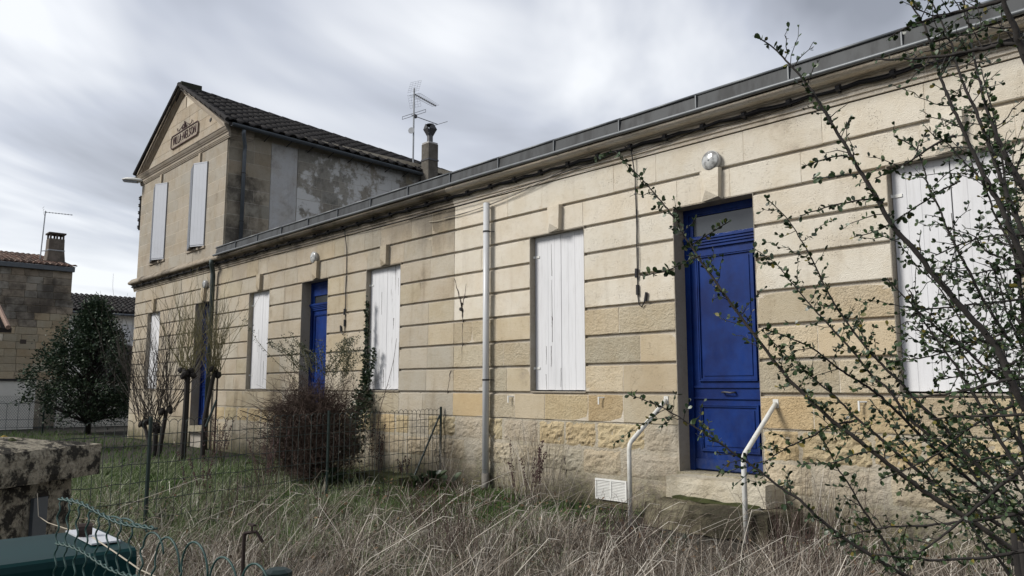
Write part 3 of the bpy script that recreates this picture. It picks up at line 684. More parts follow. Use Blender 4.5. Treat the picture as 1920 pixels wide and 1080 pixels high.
# ------------------------------------------------------------------ the two-storey villa with pediment
villa = empty("villa", (-21.3, 4, 0), "two-storey pale stone villa with pedimented gable and dark tiled roof", "house")
W0 = (-23.2, -22.2); D1 = (-19.72, -18.66)
UW = [(-23.24, -22.12), (-20.44, -19.32)]; UZ = (4.952, 7.137)
VT = 7.45
opens_v = [(W0[0], W0[1], Z0, H), (D1[0], D1[1], .51, H)] + [(a, b, UZ[0], UZ[1]) for a, b in UW]
wall_slab(XV, XB - .002, 0, 7.9, 0.036, 0.4, opens_v).build('wall', M['groove'], villa)
mv = MB(); mv2 = MB()
def col_v(x, z): return vary((0.38, 0.338, 0.27) if z < 4.4 else (0.335, 0.302, 0.25), .08)
def mat_v(x, z): return M['stone_villa']
for k in range(8):
    z0 = Z0 + k * PITCHZ; z1 = z0 + PITCHZ - GR if k < 7 else 4.235
    course(villa, XV, XB - .004, z0, z1, opens_v, col_v, mat_v, .75, mv)
course(villa, XV, XB - .004, .70, Z0 - GR, opens_v, col_v, mat_v, .8, mv)
course(villa, XV, XB - .004, 0.0, .69, opens_v, lambda x, z: vary(PLIN), lambda x, z: M['stone_base'], 1.0, mv)
nr = 9; hh = (VT - 4.64) / nr
for k in range(nr):
    course(villa, XV, XB - .004, 4.64 + k * hh, 4.64 + (k + 1) * hh - .007, opens_v, col_v, mat_v, .72, mv2, rough=.002, ch=.0012)
for x in (-22.7, -19.19): keystone(x, villa, M['stone_villa'], vary((0.40, 0.345, 0.26)))
for (a, b) in UW:
    keystone((a + b) / 2, villa, M['stone_villa'], (0.37, 0.32, 0.25), UZ[1] + .01, VT - .01, .09, .05)
    lining(a, b, UZ[0], UZ[1], villa, d1=.39)
    MB().box(a, b, .3, .33, UZ[0], UZ[1]).build('window', M['glass'], villa)
    MB().box(a - .04, b + .04, -.035, .39, UZ[0] - .06, UZ[0] - .002).build('sill', M['cornice_villa'], villa)
lining(*W0, Z0 + .02, H, villa, d1=.39); lining(*D1, .51, H, villa, d1=.39)
shutter_pair(*W0, Z0, H, villa, M['wood_b'])
MB().box(W0[0] + .007, W0[1] - .007, .004, .399, Z0 - .012, Z0 + .005).build('sill', M['reveal'], villa)
blue_door(*D1, .515, villa, glass=(3.15, 3.30))
MB().box(D1[0] - .02, D1[1] + .02, -.10, .39, .38, .512).build('threshold', M['step'], villa)
# upper shutters ajar, leaves meeting in a V
for (a, b) in UW:
    z0, z1 = UZ[0] + .0, UZ[1] - .02
    for hinge, free in (((a + .02, -.012), (a + .60, -.165)), ((b - .02, -.012), (b - .44, -.19))):
        hx, hy = hinge; fx, fy = free; d = Vector((fx - hx, fy - hy, 0)); L = d.length; d.normalize(); nrm = Vector((d.y, -d.x, 0))
        if nrm.y > 0: nrm = -nrm
        th = .020 if hinge[0] < (a + b) / 2 else .014
        lf = MB().obox(Vector((hx, hy, (z0 + z1) / 2)) + d * L / 2, d * L / 2, nrm * th, Vector((0, 0, (z1 - z0) / 2))).build('shutter', M['shut_side'] if hinge[0] < (a + b) / 2 else M['shut_grey'], villa)
        if hinge[0] > (a + b) / 2:
            n = 4
            for i in range(n):
                MB().obox(Vector((hx, hy, (z0 + z1) / 2)) + d * (L * (i + .5) / n) + nrm * .019, d * (L / n / 2 - .0008), nrm * .0045, Vector((0, 0, (z1 - z0) / 2 - .035))).build('board', M['shut_grey'], lf)
            MB().obox(Vector((hx, hy, z1 - .016)) + d * L / 2 + nrm * .021, d * L / 2, nrm * .0065, Vector((0, 0, .015))).build('edge_trim', M['shut_grey'], lf)
        else:
            for i in range(3):
                MB().obox(Vector((hx, hy, (z0 + z1) / 2)) + d * (L * (.25 + .3 * i)) + nrm * .024, d * .02, nrm * .0035, Vector((0, 0, (z1 - z0) / 2 - .02))).build('stile', M['shut_grey'], lf)
mv.build('mortar', M['mortar_old'], villa)['kind'] = 'stuff'
mv2.build('mortar', M['mortar'], villa)['kind'] = 'stuff'
# string course
xs = XV - .15
while xs < XB:
    xe = min(xs + .98, XB)
    if XB - xe < .3: xe = XB
    MB().extrude_x([(.03, 4.60), (-.10, 4.60)] + CPROF[1:], xs, xe - .003).build('cornice_stone', M['cornice_old'], villa)
    xs = xe
# return of the string course on the left side
MB().box(XV - .15, XV - .002, .032, 6, 4.44, 4.56).build('side_cornice', M['cornice_old'], villa)
# side walls (right side faces the low roof)
XS = XB
def side_stone(y0, y1, z0, z1, m, c):
    mb = stone_block(y0, y1, z0, z1, 0, .024, .003, .0012)
    mb.v = [(XS + .0255 - 0.0 - v[1] - .0, v[0], v[2]) for v in mb.v]     # front faces +x
    return mb.build('side_stone', m, villa, color=c)
YB = 10.0
MB().box(XS, XS + .0238, .05, 1.118, 4.6, 7.6).box(XS, XS + .0238, 1.862, 7.2, 4.6, 7.6).build('side_mortar', M['mortar_side'], villa)
MB().box(XS - .4, XS, .402, YB, 4.3, 7.95).build('side_wall', M['mortar_old'], villa)
MB().box(XV, XV + .4, .402, YB, 0, 7.95).build('side_wall', M['mortar_old'], villa)
MB().box(XV, XS, YB, YB + .3, 0, 7.9).build('back_wall', M['mortar_old'], villa)
nr2 = 9; hs = (7.60 - 4.6) / nr2
for k in range(nr2):
    z0 = 4.6 + k * hs
    for a, b in split_len(.03, 1.12, .5):
        side_stone(a, b - .008, z0, z0 + hs - .008, M['stone_dirty'] if (k < 6 or a < .3) else M['stone_villa'], vary((0.28, 0.25, 0.20), .14))
    for a, b in split_len(1.86, 7.2, .62):
        side_stone(a, b - .008, z0, z0 + hs - .008, M['side_plaster'], vary((0.24, 0.222, 0.19), .10) if a < 5 else vary((0.30, 0.265, 0.20), .1))
rb = rough_block(1.13, 1.85, 4.6, 7.58, 0, .012, 8, 26, seed=77)
rb.v = [(XS + .028 - v[1], v[0], v[2]) for v in rb.v]; rb.build('render_patch', M['cement'], villa)
# entablature under the pediment
def eave_z(y): return 7.79 - .030 * y
def ridge_z(y): return 9.62 - .070 * y
EP = [(.02, VT), (-.02, VT + .002), (-.025, VT + .022), (-.012, VT + .026), (-.014, VT + .034), (-.035, VT + .038), (-.037, VT + .060), (-.026, VT + .064), (-.026, VT + .072), (-.045, VT + .075), (-.047, VT + .10), (-.052, VT + .14), (-.075, VT + .15), (-.078, VT + .17),
      (-.10, VT + .19), (-.125, VT + .23), (-.130, VT + .255), (-.145, VT + .26), (-.148, VT + .28), (.02, VT + .29)][::-1]
xs = XV - .10
while xs < XB + .14:
    xe = min(xs + .95, XB + .14)
    if XB + .14 - xe < .3: xe = XB + .14
    MB().extrude_x(EP, xs, xe - .003).build('entablature_stone', M['cornice_villa'], villa)
    xs = xe
# short moulded return on the right side
rp = MB().extrude_x(EP, .03, .62); rp.v = [(XS + .02 - v[1], v[0] + .0, v[2]) for v in rp.v]; rp.build('cornice_return', M['cornice_villa'], villa)
# tympanum
XA = -21.27; AZ = ridge_z(0) - .02; EB = VT + .29; XL = XV - .12; XRr = XB + .14
ty = MB().add([(XL + .2, .03, EB), (XRr - .2, .03, EB), (XA, .03, AZ - .12), (XL + .2, .4, EB), (XRr - .2, .4, EB), (XA, .4, AZ - .12)], [(0, 1, 2), (5, 4, 3), (0, 3, 4, 1), (1, 4, 5, 2), (2, 5, 3, 0)]).build('gable_wall', M['mortar'], villa)
th_ = .32; z = EB + .004; sl = (AZ - EB) / (XRr - XA)
while z < AZ - .35:
    zt = min(z + th_, AZ - .2); f = lambda zz: (zz - EB) / (AZ - EB)
    xl0, xr0 = XL + (XA - XL) * f(z) + .30, XRr + (XA - XRr) * f(z) - .30; xl1, xr1 = XL + (XA - XL) * f(zt) + .30, XRr + (XA - XRr) * f(zt) - .30
    segs = split_len(xl0, xr0, .75)
    for a, b in segs:
        a1 = max(a, xl1) if a == xl0 else a; b1 = min(b, xr1) if b == xr0 else b
        a1 = max(a1, xl1); b1 = min(b1, xr1)
        if b1 - a1 < .02: continue
        MB().add([(a + .004, .012, z), (b - .004, .012, z), (b1 - .004, .012, zt - .008), (a1 + .004, .012, zt - .008), (a + .004, .03, z), (b - .004, .03, z), (b1 - .004, .03, zt - .008), (a1 + .004, .03, zt - .008)],
                 [(0, 1, 2, 3), (0, 4, 5, 1), (1, 5, 6, 2), (2, 6, 7, 3), (3, 7, 4, 0)]).build('stone', M['stone_villa'], villa, color=vary((0.38, 0.335, 0.27), .07))
    z = zt
# raking cornice: three stepped mouldings on each slope
for sgn, xe in ((1, XRr), (-1, XL)):
    e = Vector((xe, 0, EB)); a = Vector((XA, 0, AZ + .02)); d = (a - e).normalized(); nn_ = Vector((-d.z * (1 if sgn > 0 else -1), 0, abs(d.x))) 
    if nn_.z < 0: nn_ = -nn_
    L = (a - e).length
    for (o0, o1, yf) in ((-.02, .05, -.15), (-.12, -.034, -.105), (-.185, -.137, -.065), (-.225, -.20, -.045), (-.262, -.238, -.03), (-.298, -.275, -.018)):
        st = max(0, -o0) * 1.4 * abs(d.x / max(.01, abs(d.z))) * .8
        en = 0
        c0 = e + d * st + nn_ * o0; c1 = a + nn_ * o0 - Vector((0, 0, 0)); c2 = a + nn_ * o1; c3 = e + d * st * .8 + nn_ * o1
        # clip at the apex on the vertical x = XA
        def clipx(p): t_ = (XA - p.x) / d.x; return p + d * t_
        c1 = clipx(c1); c2 = clipx(c2)
        pts = [c0, c1, c2, c3]
        if sgn < 0: pts = pts[::-1]
        MB().add([(p.x, yf, p.z) for p in pts] + [(p.x, .028, p.z) for p in pts], [(3, 2, 1, 0), (4, 5, 6, 7), (0, 1, 5, 4), (1, 2, 6, 5), (2, 3, 7, 6), (3, 0, 4, 7)]).build('raking_moulding', M['cornice_villa'], villa)
# name plaque
pz0, pz1, px0, px1 = 8.02, 8.40, -22.05, -20.10; n_ = .06
pl = MB(); oct_ = [(px0 + n_, pz0), (px1 - n_, pz0), (px1 - n_ * .6, pz0 + n_ * .6), (px1, pz0 + n_), (px1, pz1 - n_), (px1 - n_ * .6, pz1 - n_ * .6), (px1 - n_, pz1), (px0 + n_, pz1), (px0 + n_ * .6, pz1 - n_ * .6), (px0, pz1 - n_), (px0, pz0 + n_), (px0 + n_ * .6, pz0 + n_ * .6)]
N = 12; pl.add([(x, -.012, z) for x, z in oct_] + [(x, .012, z) for x, z in oct_], [tuple(range(N))] + [(i, i + N, (i + 1) % N + N, (i + 1) % N) for i in range(N)])
plq = pl.build('name_plaque', M['cornice_villa'], villa)
fm = MB()
cxp, czp = (px0 + px1) / 2, (pz0 + pz1) / 2
o2 = [(x + (.020 if x < cxp else -.020), z + (.020 if z < czp else -.020)) for x, z in oct_]
fm.add([(x, -.032, z) for x, z in oct_] + [(x, -.032, z) for x, z in o2] + [(x, -.0125, z) for x, z in oct_] + [(x, -.0125, z) for x, z in o2],
       [(i, (i + 1) % N, N + (i + 1) % N, N + i) for i in range(N)] + [(i, 2 * N + i, 2 * N + (i + 1) % N, (i + 1) % N) for i in range(N)] + [(N + i, N + (i + 1) % N, 3 * N + (i + 1) % N, 3 * N + i) for i in range(N)])
fm.build('plaque_border', M['letter'], plq)
cu = bpy.data.curves.new('lettering', 'FONT'); cu.body = "VILLA\u00b7NELSON"; cu.size = .34; cu.extrude = .008; cu.offset = -.006; cu.align_x = 'CENTER'; cu.align_y = 'CENTER'; cu.space_character = 1.12
cu.materials.append(M['letter'])
lt = bpy.data.objects.new('lettering', cu); COL.objects.link(lt); put(lt, (cxp, -.022, czp), plq); lt.rotation_euler = (R(90), 0, 0)
bpy.context.view_layer.update(); wd = lt.dimensions.x
sx_ = (px1 - px0 - .30) / max(wd, .1)
lme = bpy.data.meshes.new_from_object(lt); bpy.data.objects.remove(lt)
lme.transform(Matrix.Diagonal((sx_, .98, 1, 1)) ); lme.transform(Matrix.Rotation(R(90), 4, 'X'))
lt = bpy.data.objects.new('lettering', lme); COL.objects.link(lt); put(lt, (cxp, -.022, czp), plq)
sc_ = MB()
for s in (-1, 1):
    pts = [(cxp + s * .03, -.02, pz1 + .05), (cxp + s * .10, -.02, pz1 + .16), (cxp + s * .22, -.02, pz1 + .10), (cxp + s * .36, -.02, pz1 + .045), (cxp + s * .50, -.02, pz1 + .06), (cxp + s * .53, -.02, pz1 + .12), (cxp + s * .49, -.02, pz1 + .13)]
    sc_.tube(pts, .012, 5)
    sc_.tube([(cxp + s * .10, -.02, pz1 + .02), (cxp + s * .13, -.02, pz1 + .09), (cxp + s * .18, -.02, pz1 + .05)], .014, 5)
sc_.tube([(cxp, -.02, pz1 + .02), (cxp, -.02, pz1 + .22)], .02, 5)
sc_.build('scroll_ornament', M['letter'], plq)
MB().obox((-19.35, .005, 8.22), (.05, 0, .02), (0, .01, 0), (.01, 0, -.03)).build('wall_tie', M['iron'], villa)

# roof
roof = MB(); XE = XB + .30; XEL = XV - .28; YF = -.12
def rp_(u, y, side=1, off=0.0):
    """point on the roof plane, u=0 at eave 1 at ridge"""
    xe = XE if side > 0 else XEL
    return Vector((xe + (XA - xe) * u, y, eave_z(y) + (ridge_z(y) - eave_z(y)) * u + off))
for sd_ in (1, -1):
    vs = []
    for y in (YF, 2, 4, 6, 8, YB + .2):
        for o in (-.02, -.09): vs += [rp_(0, y, sd_, o), rp_(1, y, sd_, o)]
    fs = []
    for i in range(5):
        a = i * 4; fs += [(a, a + 4, a + 5, a + 1), (a + 2, a + 3, a + 7, a + 6), (a, a + 2, a + 6, a + 4), (a + 1, a + 5, a + 7, a + 3)]
    fs += [(0, 1, 3, 2), (20, 22, 23, 21)]
    roof.add(vs, fs)
rf = roof.build('roof', M['bark_dark'], villa)
def tile_mesh(w=.30, l=.50):
    """roman tile: a raised roll and a flat pan, local x = down slope, y across, z up"""
    prof = []
    for i in range(6): a = math.pi * i / 5; prof.append((-.5 * w + .30 * w * (1 - math.cos(a)), .055 * math.sin(a) ** .8 + .01 if 0 < i < 5 else .012))
    prof += [(.12 * w, .010), (.30 * w, .006), (.5 * w, .012)]
    mb = MB(); n = len(prof); vs = []
    for xx, zz in ((0, 0.0), (l, .020)): vs += [(xx, y, z + zz) for y, z in prof]
    vs += [(l, y, z + .020 - .022) for y, z in prof]
    fs = [(i, n + i, n + i + 1, i + 1) for i in range(n - 1)] + [(n + i, 2 * n + i, 2 * n + i + 1, n + i + 1) for i in range(n - 1)]
    mb.add(vs, fs); me = bpy.data.meshes.new('tile'); me.from_pydata(mb.v, [], mb.f); me.materials.append(M['tile_dark']); me.polygons.foreach_set('use_smooth', [True] * len(me.polygons)); return me, mb
tme, tmb = tile_mesh()
NC = 33; NR = 9; wcol = (YB + .2 - YF) / NC
other = MB()
slope_len = (rp_(1, 0) - rp_(0, 0)).length
for side in (1, -1):
    for c in range(NC):
        y = YF + wcol * (c + .5)
        e, rr = rp_(0, y, side), rp_(1, y, side); d = (e - rr); Ls = d.length; d.normalize()
        ang = math.asin(-d.z)
        for r_ in range(NR):
            p = rr + d * (Ls / NR * r_) + Vector((0, 0, .012 + rng.uniform(-.006, .006)))
            l = Ls / NR + .05
            rot = (rng.uniform(-.02, .02), ang if side > 0 else ang, 0 if side > 0 else math.pi)
            if side > 0:
                instance(tme, 'tile', p, rf, (rot[0], ang, rng.uniform(-.02, .02)), (l / .50, wcol / .30, 1))
            else:
                Mx = Matrix.Translation(p) @ Matrix.Rotation(math.pi, 4, 'Z') @ Matrix.Rotation(ang, 4, 'Y') @ Matrix.Diagonal((l / .5, wcol / .3, 1, 1))
                other.add([Mx @ Vector(v) for v in tmb.v], tmb.f)
other.build('tile_field', M['tile_dark'], rf, smooth=True)['kind'] = 'stuff'
for i in range(24):
    y0 = YF - .02 + i * .43; y1 = y0 + .47
    if y1 > YB + .3: break
    prof = [(.11 * math.cos(a), .085 * math.sin(a)) for a in [math.pi * k / 6 for k in range(7)]]
    mb = MB(); vs = []
    for y, s in ((y0, 1.12), (y1, .95)): vs += [(XA + px * s, y, ridge_z(y) - .01 + pz * s) for px, pz in prof]
    mb.add(vs, [(k, k + 1, 8 + k, 7 + k) for k in range(6)] + [tuple(range(6, -1, -1))]); mb.build('ridge_tile', M['tile_dark'], rf, smooth=False)
mb = rough_block(-.13, .13, 0, .2, 0, .02, 4, 4, 5); 
MB().box(XA - .12, XA + .12, YF - .02, .42, ridge_z(0) - .05, ridge_z(0) + .13).build('mossy_ridge_block', M['moss_dark'], rf)
for sd_ in (1, -1):  # verge tiles over the raking cornice
    for k in range(10):
        a, b = rp_(k / 10, YF - .04, sd_, .03), rp_((k + 1.12) / 10, YF - .04, sd_, .05)
        MB().tube([a, b], .055, 7, .045).build('verge_tile', M['tile_dark'], rf)
# half-round gutter along the right eave and its joists
gt = MB(); vs = []; n = 8; ys = [YF + .05 + i * 1.0 for i in range(11)]
for y in ys:
    c = rp_(0, y, 1); c = Vector((c.x + .05, y, c.z - .05))
    for k in range(n + 1):
        a = math.pi + math.pi * k / n; vs.append((c.x + .075 * math.cos(a), y, c.z + .075 * math.sin(a)))
    for k in range(n, -1, -1):
        a = math.pi + math.pi * k / n; vs.append((c.x + .066 * math.cos(a), y, c.z + .066 * math.sin(a)))
m_ = 2 * (n + 1); fs = []
for i in range(len(ys) - 1):
    for k in range(m_): fs.append((i * m_ + k, i * m_ + (k + 1) % m_, (i + 1) * m_ + (k + 1) % m_, (i + 1) * m_ + k))
fs.append(tuple(range(m_))); gt.add(vs, fs); gt.build('gutter', M['gutter'], villa)
for i in range(12):
    y = .9 + i * .6; c = rp_(0, y, 1)
    MB().tube([(c.x + .05, y, c.z - .13), (XS + .03, y + .02, c.z - .19)], .012, 5).build('gutter_bracket', M['iron'], villa)
# left gutter end
c = rp_(0, YF, -1); MB().box(c.x - .12, c.x + .06, YF - .02, 3, c.z - .17, c.z - .04).build('left_gutter', M['gutter'], villa)

# pipes (things of their own)
def pipe(name, label, pts, r, mt, clamps=(), shoe=None, n=10, group=None, wall_y=None):
    base = min(pts, key=lambda p: p[2]); e = empty(name, base, label, 'downpipe', group)
    MB().tube(pts, r, n).build('pipe', mt, e, smooth=True)
    for c in clamps:
        MB().lathe((c[0], c[1], c[2]), (0, 0, 1), [(0, r), (0, r + .006), (.022, r + .006), (.022, r)], 12).tube([(c[0] + r * .8, c[1] + .01, c[2] + .01), (c[0] + r + .03, c[1] + .06, c[2] + .01), (c[0] + r + .03, r + .05 + c[1], c[2] + .01)] if wall_y is None else [(c[0], c[1], c[2] + .01), (wall_y, c[1], c[2] + .01)], .006, 5).build('clamp', M['iron'], e)
    if shoe: MB().tube(shoe, r + .008, n).build('shoe', M['pipe_shoe'], e, smooth=True)
    return e
pipe('downpipe', "white grey plastic downpipe on the cream wall between two shuttered windows", [(-8.51, -.085, .20), (-8.51, -.085, 4.14)], .048, M['pvc'], [(-8.51, -.085, 3.70), (-8.51, -.085, 1.54)],
     [(-8.51, -.085, .24), (-8.51, -.085, .08), (-8.49, -.14, .02)])
pipe('downpipe', "grey green zinc downpipe between villa doorway and first shutters", [(-18.32, -.20, 4.45), (-18.36, -.19, 4.36), (-18.44, -.12, 4.22), (-18.45, -.10, 4.10), (-18.45, -.10, .0)], .055, M['gutter_green'], [(-18.45, -.10, 3.2), (-18.45, -.10, 1.7)])
pipe('downpipe', "blue grey downpipe high on the villa side wall under the roof gutter", [(XS + .36, .24, eave_z(.5) - .14), (XS + .34, .24, 7.55), (XS + .14, .38, 7.30), (XS + .12, .38, 7.15), (XS + .12, .38, 4.72)], .048, M['gutter'], [(XS + .12, .38, 6.62), (XS + .12, .38, 5.42)], wall_y=XS + .02)

# wall lamps
def wall_lamp(x, z, r, label):
    e = empty('wall_lamp', (x, 0, z), label, 'lamp', 'round bulkhead lamps above the doors')
    MB().lathe((x, -.001, z), (0, -1, 0), [(0, r * .90), (.035, r * .92), (.036, r), (.062, r), (.065, r * .97)], 28).build('lamp_base', M['lamp_body'], e)
    pr = [(.0655, r * .93), (.078, r * .91)] + [(.078 + .026 * (1 - q * q), r * .91 * q) for q in (.9, .75, .55, .35, .15)] + [(.1045, .004)]
    MB().lathe((x, 0, z), (0, -1, 0), pr, 24).build('lamp_glass', M['lamp_glass'], e, smooth=True)
    MB().lathe((x, 0, z), (0, -1, 0), [(.103, .012), (.11, .010), (.113, .002)], 8).build('screw', M['alu'], e)
wall_lamp(-4.72, 3.97, .115, "round glass wall lamp above the nearest blue door")
wall_lamp(-13.68, 3.96, .115, "round glass wall lamp above the middle blue door")
wall_lamp(-19.05, 3.95, .105, "round wall lamp above the far villa doorway beside the downpipe")

# steps and handrails
stp = empty('doorstep', (-4.6, -.5, 0), "worn mossy two-tread stone doorstep below the nearest blue door", "steps")
rb = MB(); 
def lumpy(x0, x1, y0, y1, z0, z1, amp, seed, nx=12, nz=4):
    """a block whose top, front and ends are worn"""
    from mathutils import noise as mn
    mb = MB(); P = {}; vs = []; fs = []
    ny = 4
    def vid(i, j, k):
        key = (i, j, k)
        if key not in P:
            p = Vector((x0 + (x1 - x0) * i / nx, y0 + (y1 - y0) * j / ny, z0 + (z1 - z0) * k / nz))
            q = mn.noise_vector(p * 9 + Vector((seed, 0, 0))) * amp
            cx_, cy_, cz_ = (x0 + x1) / 2, (y0 + y1) / 2, (z0 + z1) / 2
            e = (i in (0, nx)) + (j == 0) + (k == nz)
            if e >= 2:
                q += Vector(((cx_ - p.x), (cy_ - p.y), (cz_ - p.z))).normalized() * amp * 1.2
            P[key] = len(vs); vs.append(p + q)
        return P[key]
    for i in range(nx):
        for j in range(ny): fs.append((vid(i, j, nz), vid(i + 1, j, nz), vid(i + 1, j + 1, nz), vid(i, j + 1, nz)))
        for k in range(nz): fs.append((vid(i, 0, k), vid(i + 1, 0, k), vid(i + 1, 0, k + 1), vid(i, 0, k + 1)))
    for j in range(ny):
        for k in range(nz):
            fs.append((vid(0, j + 1, k), vid(0, j, k), vid(0, j, k + 1), vid(0, j + 1, k + 1))); fs.append((vid(nx, j, k), vid(nx, j + 1, k), vid(nx, j + 1, k + 1), vid(nx, j, k + 1)))
    return mb.add(vs, fs)
lumpy(-5.22, -4.02, -.37, .02, .27, .495, .012, 3).build('tread', M['step_top'], stp)
lumpy(-5.30, -3.82, -.68, .02, 0, .265, .035, 9).build('tread', M['step_low'], stp)
lumpy(-5.10, -4.10, -.41, -.365, .262, .30, .02, 5).build('moss', M['moss'], stp)
def handrail(plate, bend, foot, label):
    e = empty('handrail', foot, label, 'handrail', 'bent white handrails either side of the step')
    b1 = Vector(bend); p = Vector(plate); f = Vector(foot); d1 = (p - b1).normalized()
    MB().tube([f, b1 - Vector((0, 0, .05)), b1 + Vector((0, 0, -.015)) + d1 * .012, b1 + d1 * .05, p + Vector((0, -.05, -.03)), p + Vector((0, -.008, 0))], .0245, 12).build('rail', M['rail_white'], e, smooth=True)
    MB().box(p.x - .03, p.x + .03, -.012, -.004, p.z - .045, p.z + .045).build('wall_plate', M['rail_white'], e)
handrail((-5.44, -.004, 1.30), (-5.36, -.80, .845), (-5.36, -.80, 0), "bent white painted handrail left of the nearest blue door by the vent")
handrail((-4.08, -.004, 1.28), (-4.03, -.75, .80), (-4.03, -.75, 0), "bent white painted handrail right of the nearest blue door")

# ------------------------------------------------------------------ cables
def sag(a, b, s, n=14): 
    a, b = Vector(a), Vector(b); return [a.lerp(b, i / n) - Vector((0, 0, s * 4 * (i / n) * (1 - i / n))) for i in range(n + 1)]
cb = empty('cable_bundle', (-9, -.1, 4.4), "thick bundle of black cables clipped along under the stone cornice", "cables")
for k in range(6):
    pts = []; x = XV - .12; ph = rng.uniform(0, 6)
    while x < XR:
        t_ = ((x - XV) / .52) % 1.0; s_ = math.sin(math.pi * t_) ** 1
        pts.append((x, -.075 - .014 * (k % 3) + .005 * math.sin(x * 3 + ph), 4.372 + .015 * (k // 3) - .018 * s_ + .006 * math.sin(x * 5 + ph))); x += .13
    MB().tube(pts, .0075 if k else .012, 5).build('cable', M['cable'], cb)
x = XV + .3
while x < XR:
    MB().lathe((x, -.088, 4.378), (1, 0, 0), [(0, .030), (.0, .034), (.045, .034), (.045, .030)], 8).box(x + .01, x + .035, -.08, -.05, 4.335, 4.40).build('clip', M['cable'], cb)
    x += .52
def loose(label, pts, r, m, name='loose_cable', extra=None):
    o = MB().tube(pts, r, 5).build(name, M[m], None); tag(o, label, 'cable'); return o
loose("thin black wire swooping from cornice past the top of the white downpipe", sag((-10.6, -.055, 4.26), (-6.6, -.055, 4.32), .06) + sag((-6.6, -.055, 4.32), (-5.9, -.06, 4.37), .01, 4), .006, 'cable')
loose("pair of dark wires sagging across the top stone course right of the downpipe", sag((-9.6, -.03, 4.10), (-6.9, -.06, 4.35), .09) + sag((-6.9, -.06, 4.35), (-5.9, -.06, 4.36), .02, 4), .005, 'cable_grey')
loose("pale wire drooping below the cornice left of the white downpipe", [(-10.0, -.02, 4.10)] + sag((-9.8, -.02, 4.08), (-7.6, -.05, 4.24), .05), .0055, 'cable_tan')
loose("thin dark wire hung in a slack curve above the nearest door", sag((-6.8, -.06, 4.30), (-4.9, -.06, 4.36), .045) + sag((-4.9, -.06, 4.36), (-3.6, -.06, 4.35), .03), .004, 'cable')
loose("long thin wire stapled under the cornice over the middle windows", sag((-15.5, -.05, 4.27), (-12.6, -.05, 4.27), .02) + sag((-12.6, -.05, 4.27), (-9.6, -.05, 4.25), .03), .005, 'cable_grey')
def drop(x, zt, zb, label, hookdir=1):
    e = empty('hanging_cable', (x, 0, zb), label, 'cable', 'cables hanging down the facade')
    a = [(x - .10, -.09, 4.40), (x - .02, -.06, 4.33), (x, -.02, zt - .2)]; z = zt - .35
    while z > zb + .2: a.append((x + rng.uniform(-.008, .008), -.014, z)); z -= .16
    MB().tube(a + [(x, -.016, zb + .10), (x + .02, -.02, zb), (x + .06 * hookdir, -.022, zb - .03), (x + .11 * hookdir, -.022, zb + .04)], .0075, 5).build('cable', M['cable'], e)
    MB().tube([(x + .012, -.016, zt - .6), (x + .03, -.014, zt - 1.2), (x + .012, -.018, zb + .3)], .004, 4).build('thin_wire', M['cable_grey'], e)
    MB().tube([(x + .115 * hookdir, -.024, zb + .03), (x + .135 * hookdir, -.024, zb + .14)], .02, 8, .016).build('plug', M['cable'], e)
    MB().tube([(x - .012, -.02, zb + .33), (x - .008, -.02, zb + .44)], .022, 8).build('connector', M['cable'], e)
    MB().tube([(x + .0, -.02, zb + .12), (x + .0, -.02, zb + .24)], .02, 8).build('connector', M['cable'], e)
drop(-5.81, 4.2, 2.43, "black cable with plug hanging down the cream wall left of the nearest door")
drop(-12.52, 4.2, 2.43, "black cable with connectors hanging between middle door and ivy-edged shutters", -1)
br = MB().tube([(-18.78, -.02, 4.16), (-18.66, -.05, 4.05), (-18.70, -.05, 3.86), (-18.60, -.05, 3.70)], .03, 6).build('cable_coil', M['cable_grey'], None)
tag(br, "twisted grey cable coil hanging beside the top of the green grey downpipe", 'cable')

# ------------------------------------------------------------------ aerials, street lamp, insulator rack
def yagi(mb, base, dirv, L, n, el0, el1):
    d = Vector(dirv).normalized(); s = d.cross(Vector((0, 0, 1))).normalized(); b = Vector(base)
    mb.tube([b, b + d * L], .011, 5)
    for i in range(n):
        p = b + d * (L * (i + .5) / n); e = el0 + (el1 - el0) * i / n
        mb.tube([p - s * e, p + s * e], .005, 4); mb.obox(p, d * .018, s * .018, Vector((0, 0, .018)))
mast = empty('television_aerial', (-18.4, 5.65, 7.4), "tall television mast with two aerials beside the villa chimney", "aerial")
MB().tube([(-18.4, 5.65, 7.2), (-18.4, 5.65, 10.30)], .026, 7).build('mast', M['alu'], mast)
DV = Vector((-.31, .95, -.0))
mb = MB(); yagi(mb, (-18.4, 5.65, 10.12), DV, 1.15, 12, .23, .13); mb.build('antenna', M['alu_dark'], mast)
mb = MB(); s_ = DV.normalized().cross(Vector((0, 0, 1))).normalized(); b_ = Vector((-18.4, 5.65, 10.14)) - DV.normalized() * .06
for sg in (1, -1):
    up = (Vector((0, 0, 1)) * sg - DV.normalized() * -.35).normalized()
    for i in range(6): p = b_ + up * (.05 + i * .075); mb.tube([p - s_ * .2, p + s_ * .2], .003, 4)
    for i in range(5): q = s_ * (-.2 + .1 * i); mb.tube([b_ + q + up * .03, b_ + q + up * .42], .003, 4)
mb.build('reflector_grid', M['alu'], mast)
mb = MB(); b2 = Vector((-18.4, 5.65, 9.45)); D2 = Vector((-.12, .9, 0)).normalized(); s2 = D2.cross(Vector((0, 0, 1)))
mb.tube([b2 - D2 * .1, b2 + D2 * 1.0], .012, 5); mb.tube([b2 + s2 * .5, b2 - s2 * .5, b2 - s2 * .5 + Vector((0, 0, .08)), b2 + s2 * .5 + Vector((0, 0, .08)), b2 + s2 * .5], .008, 4)
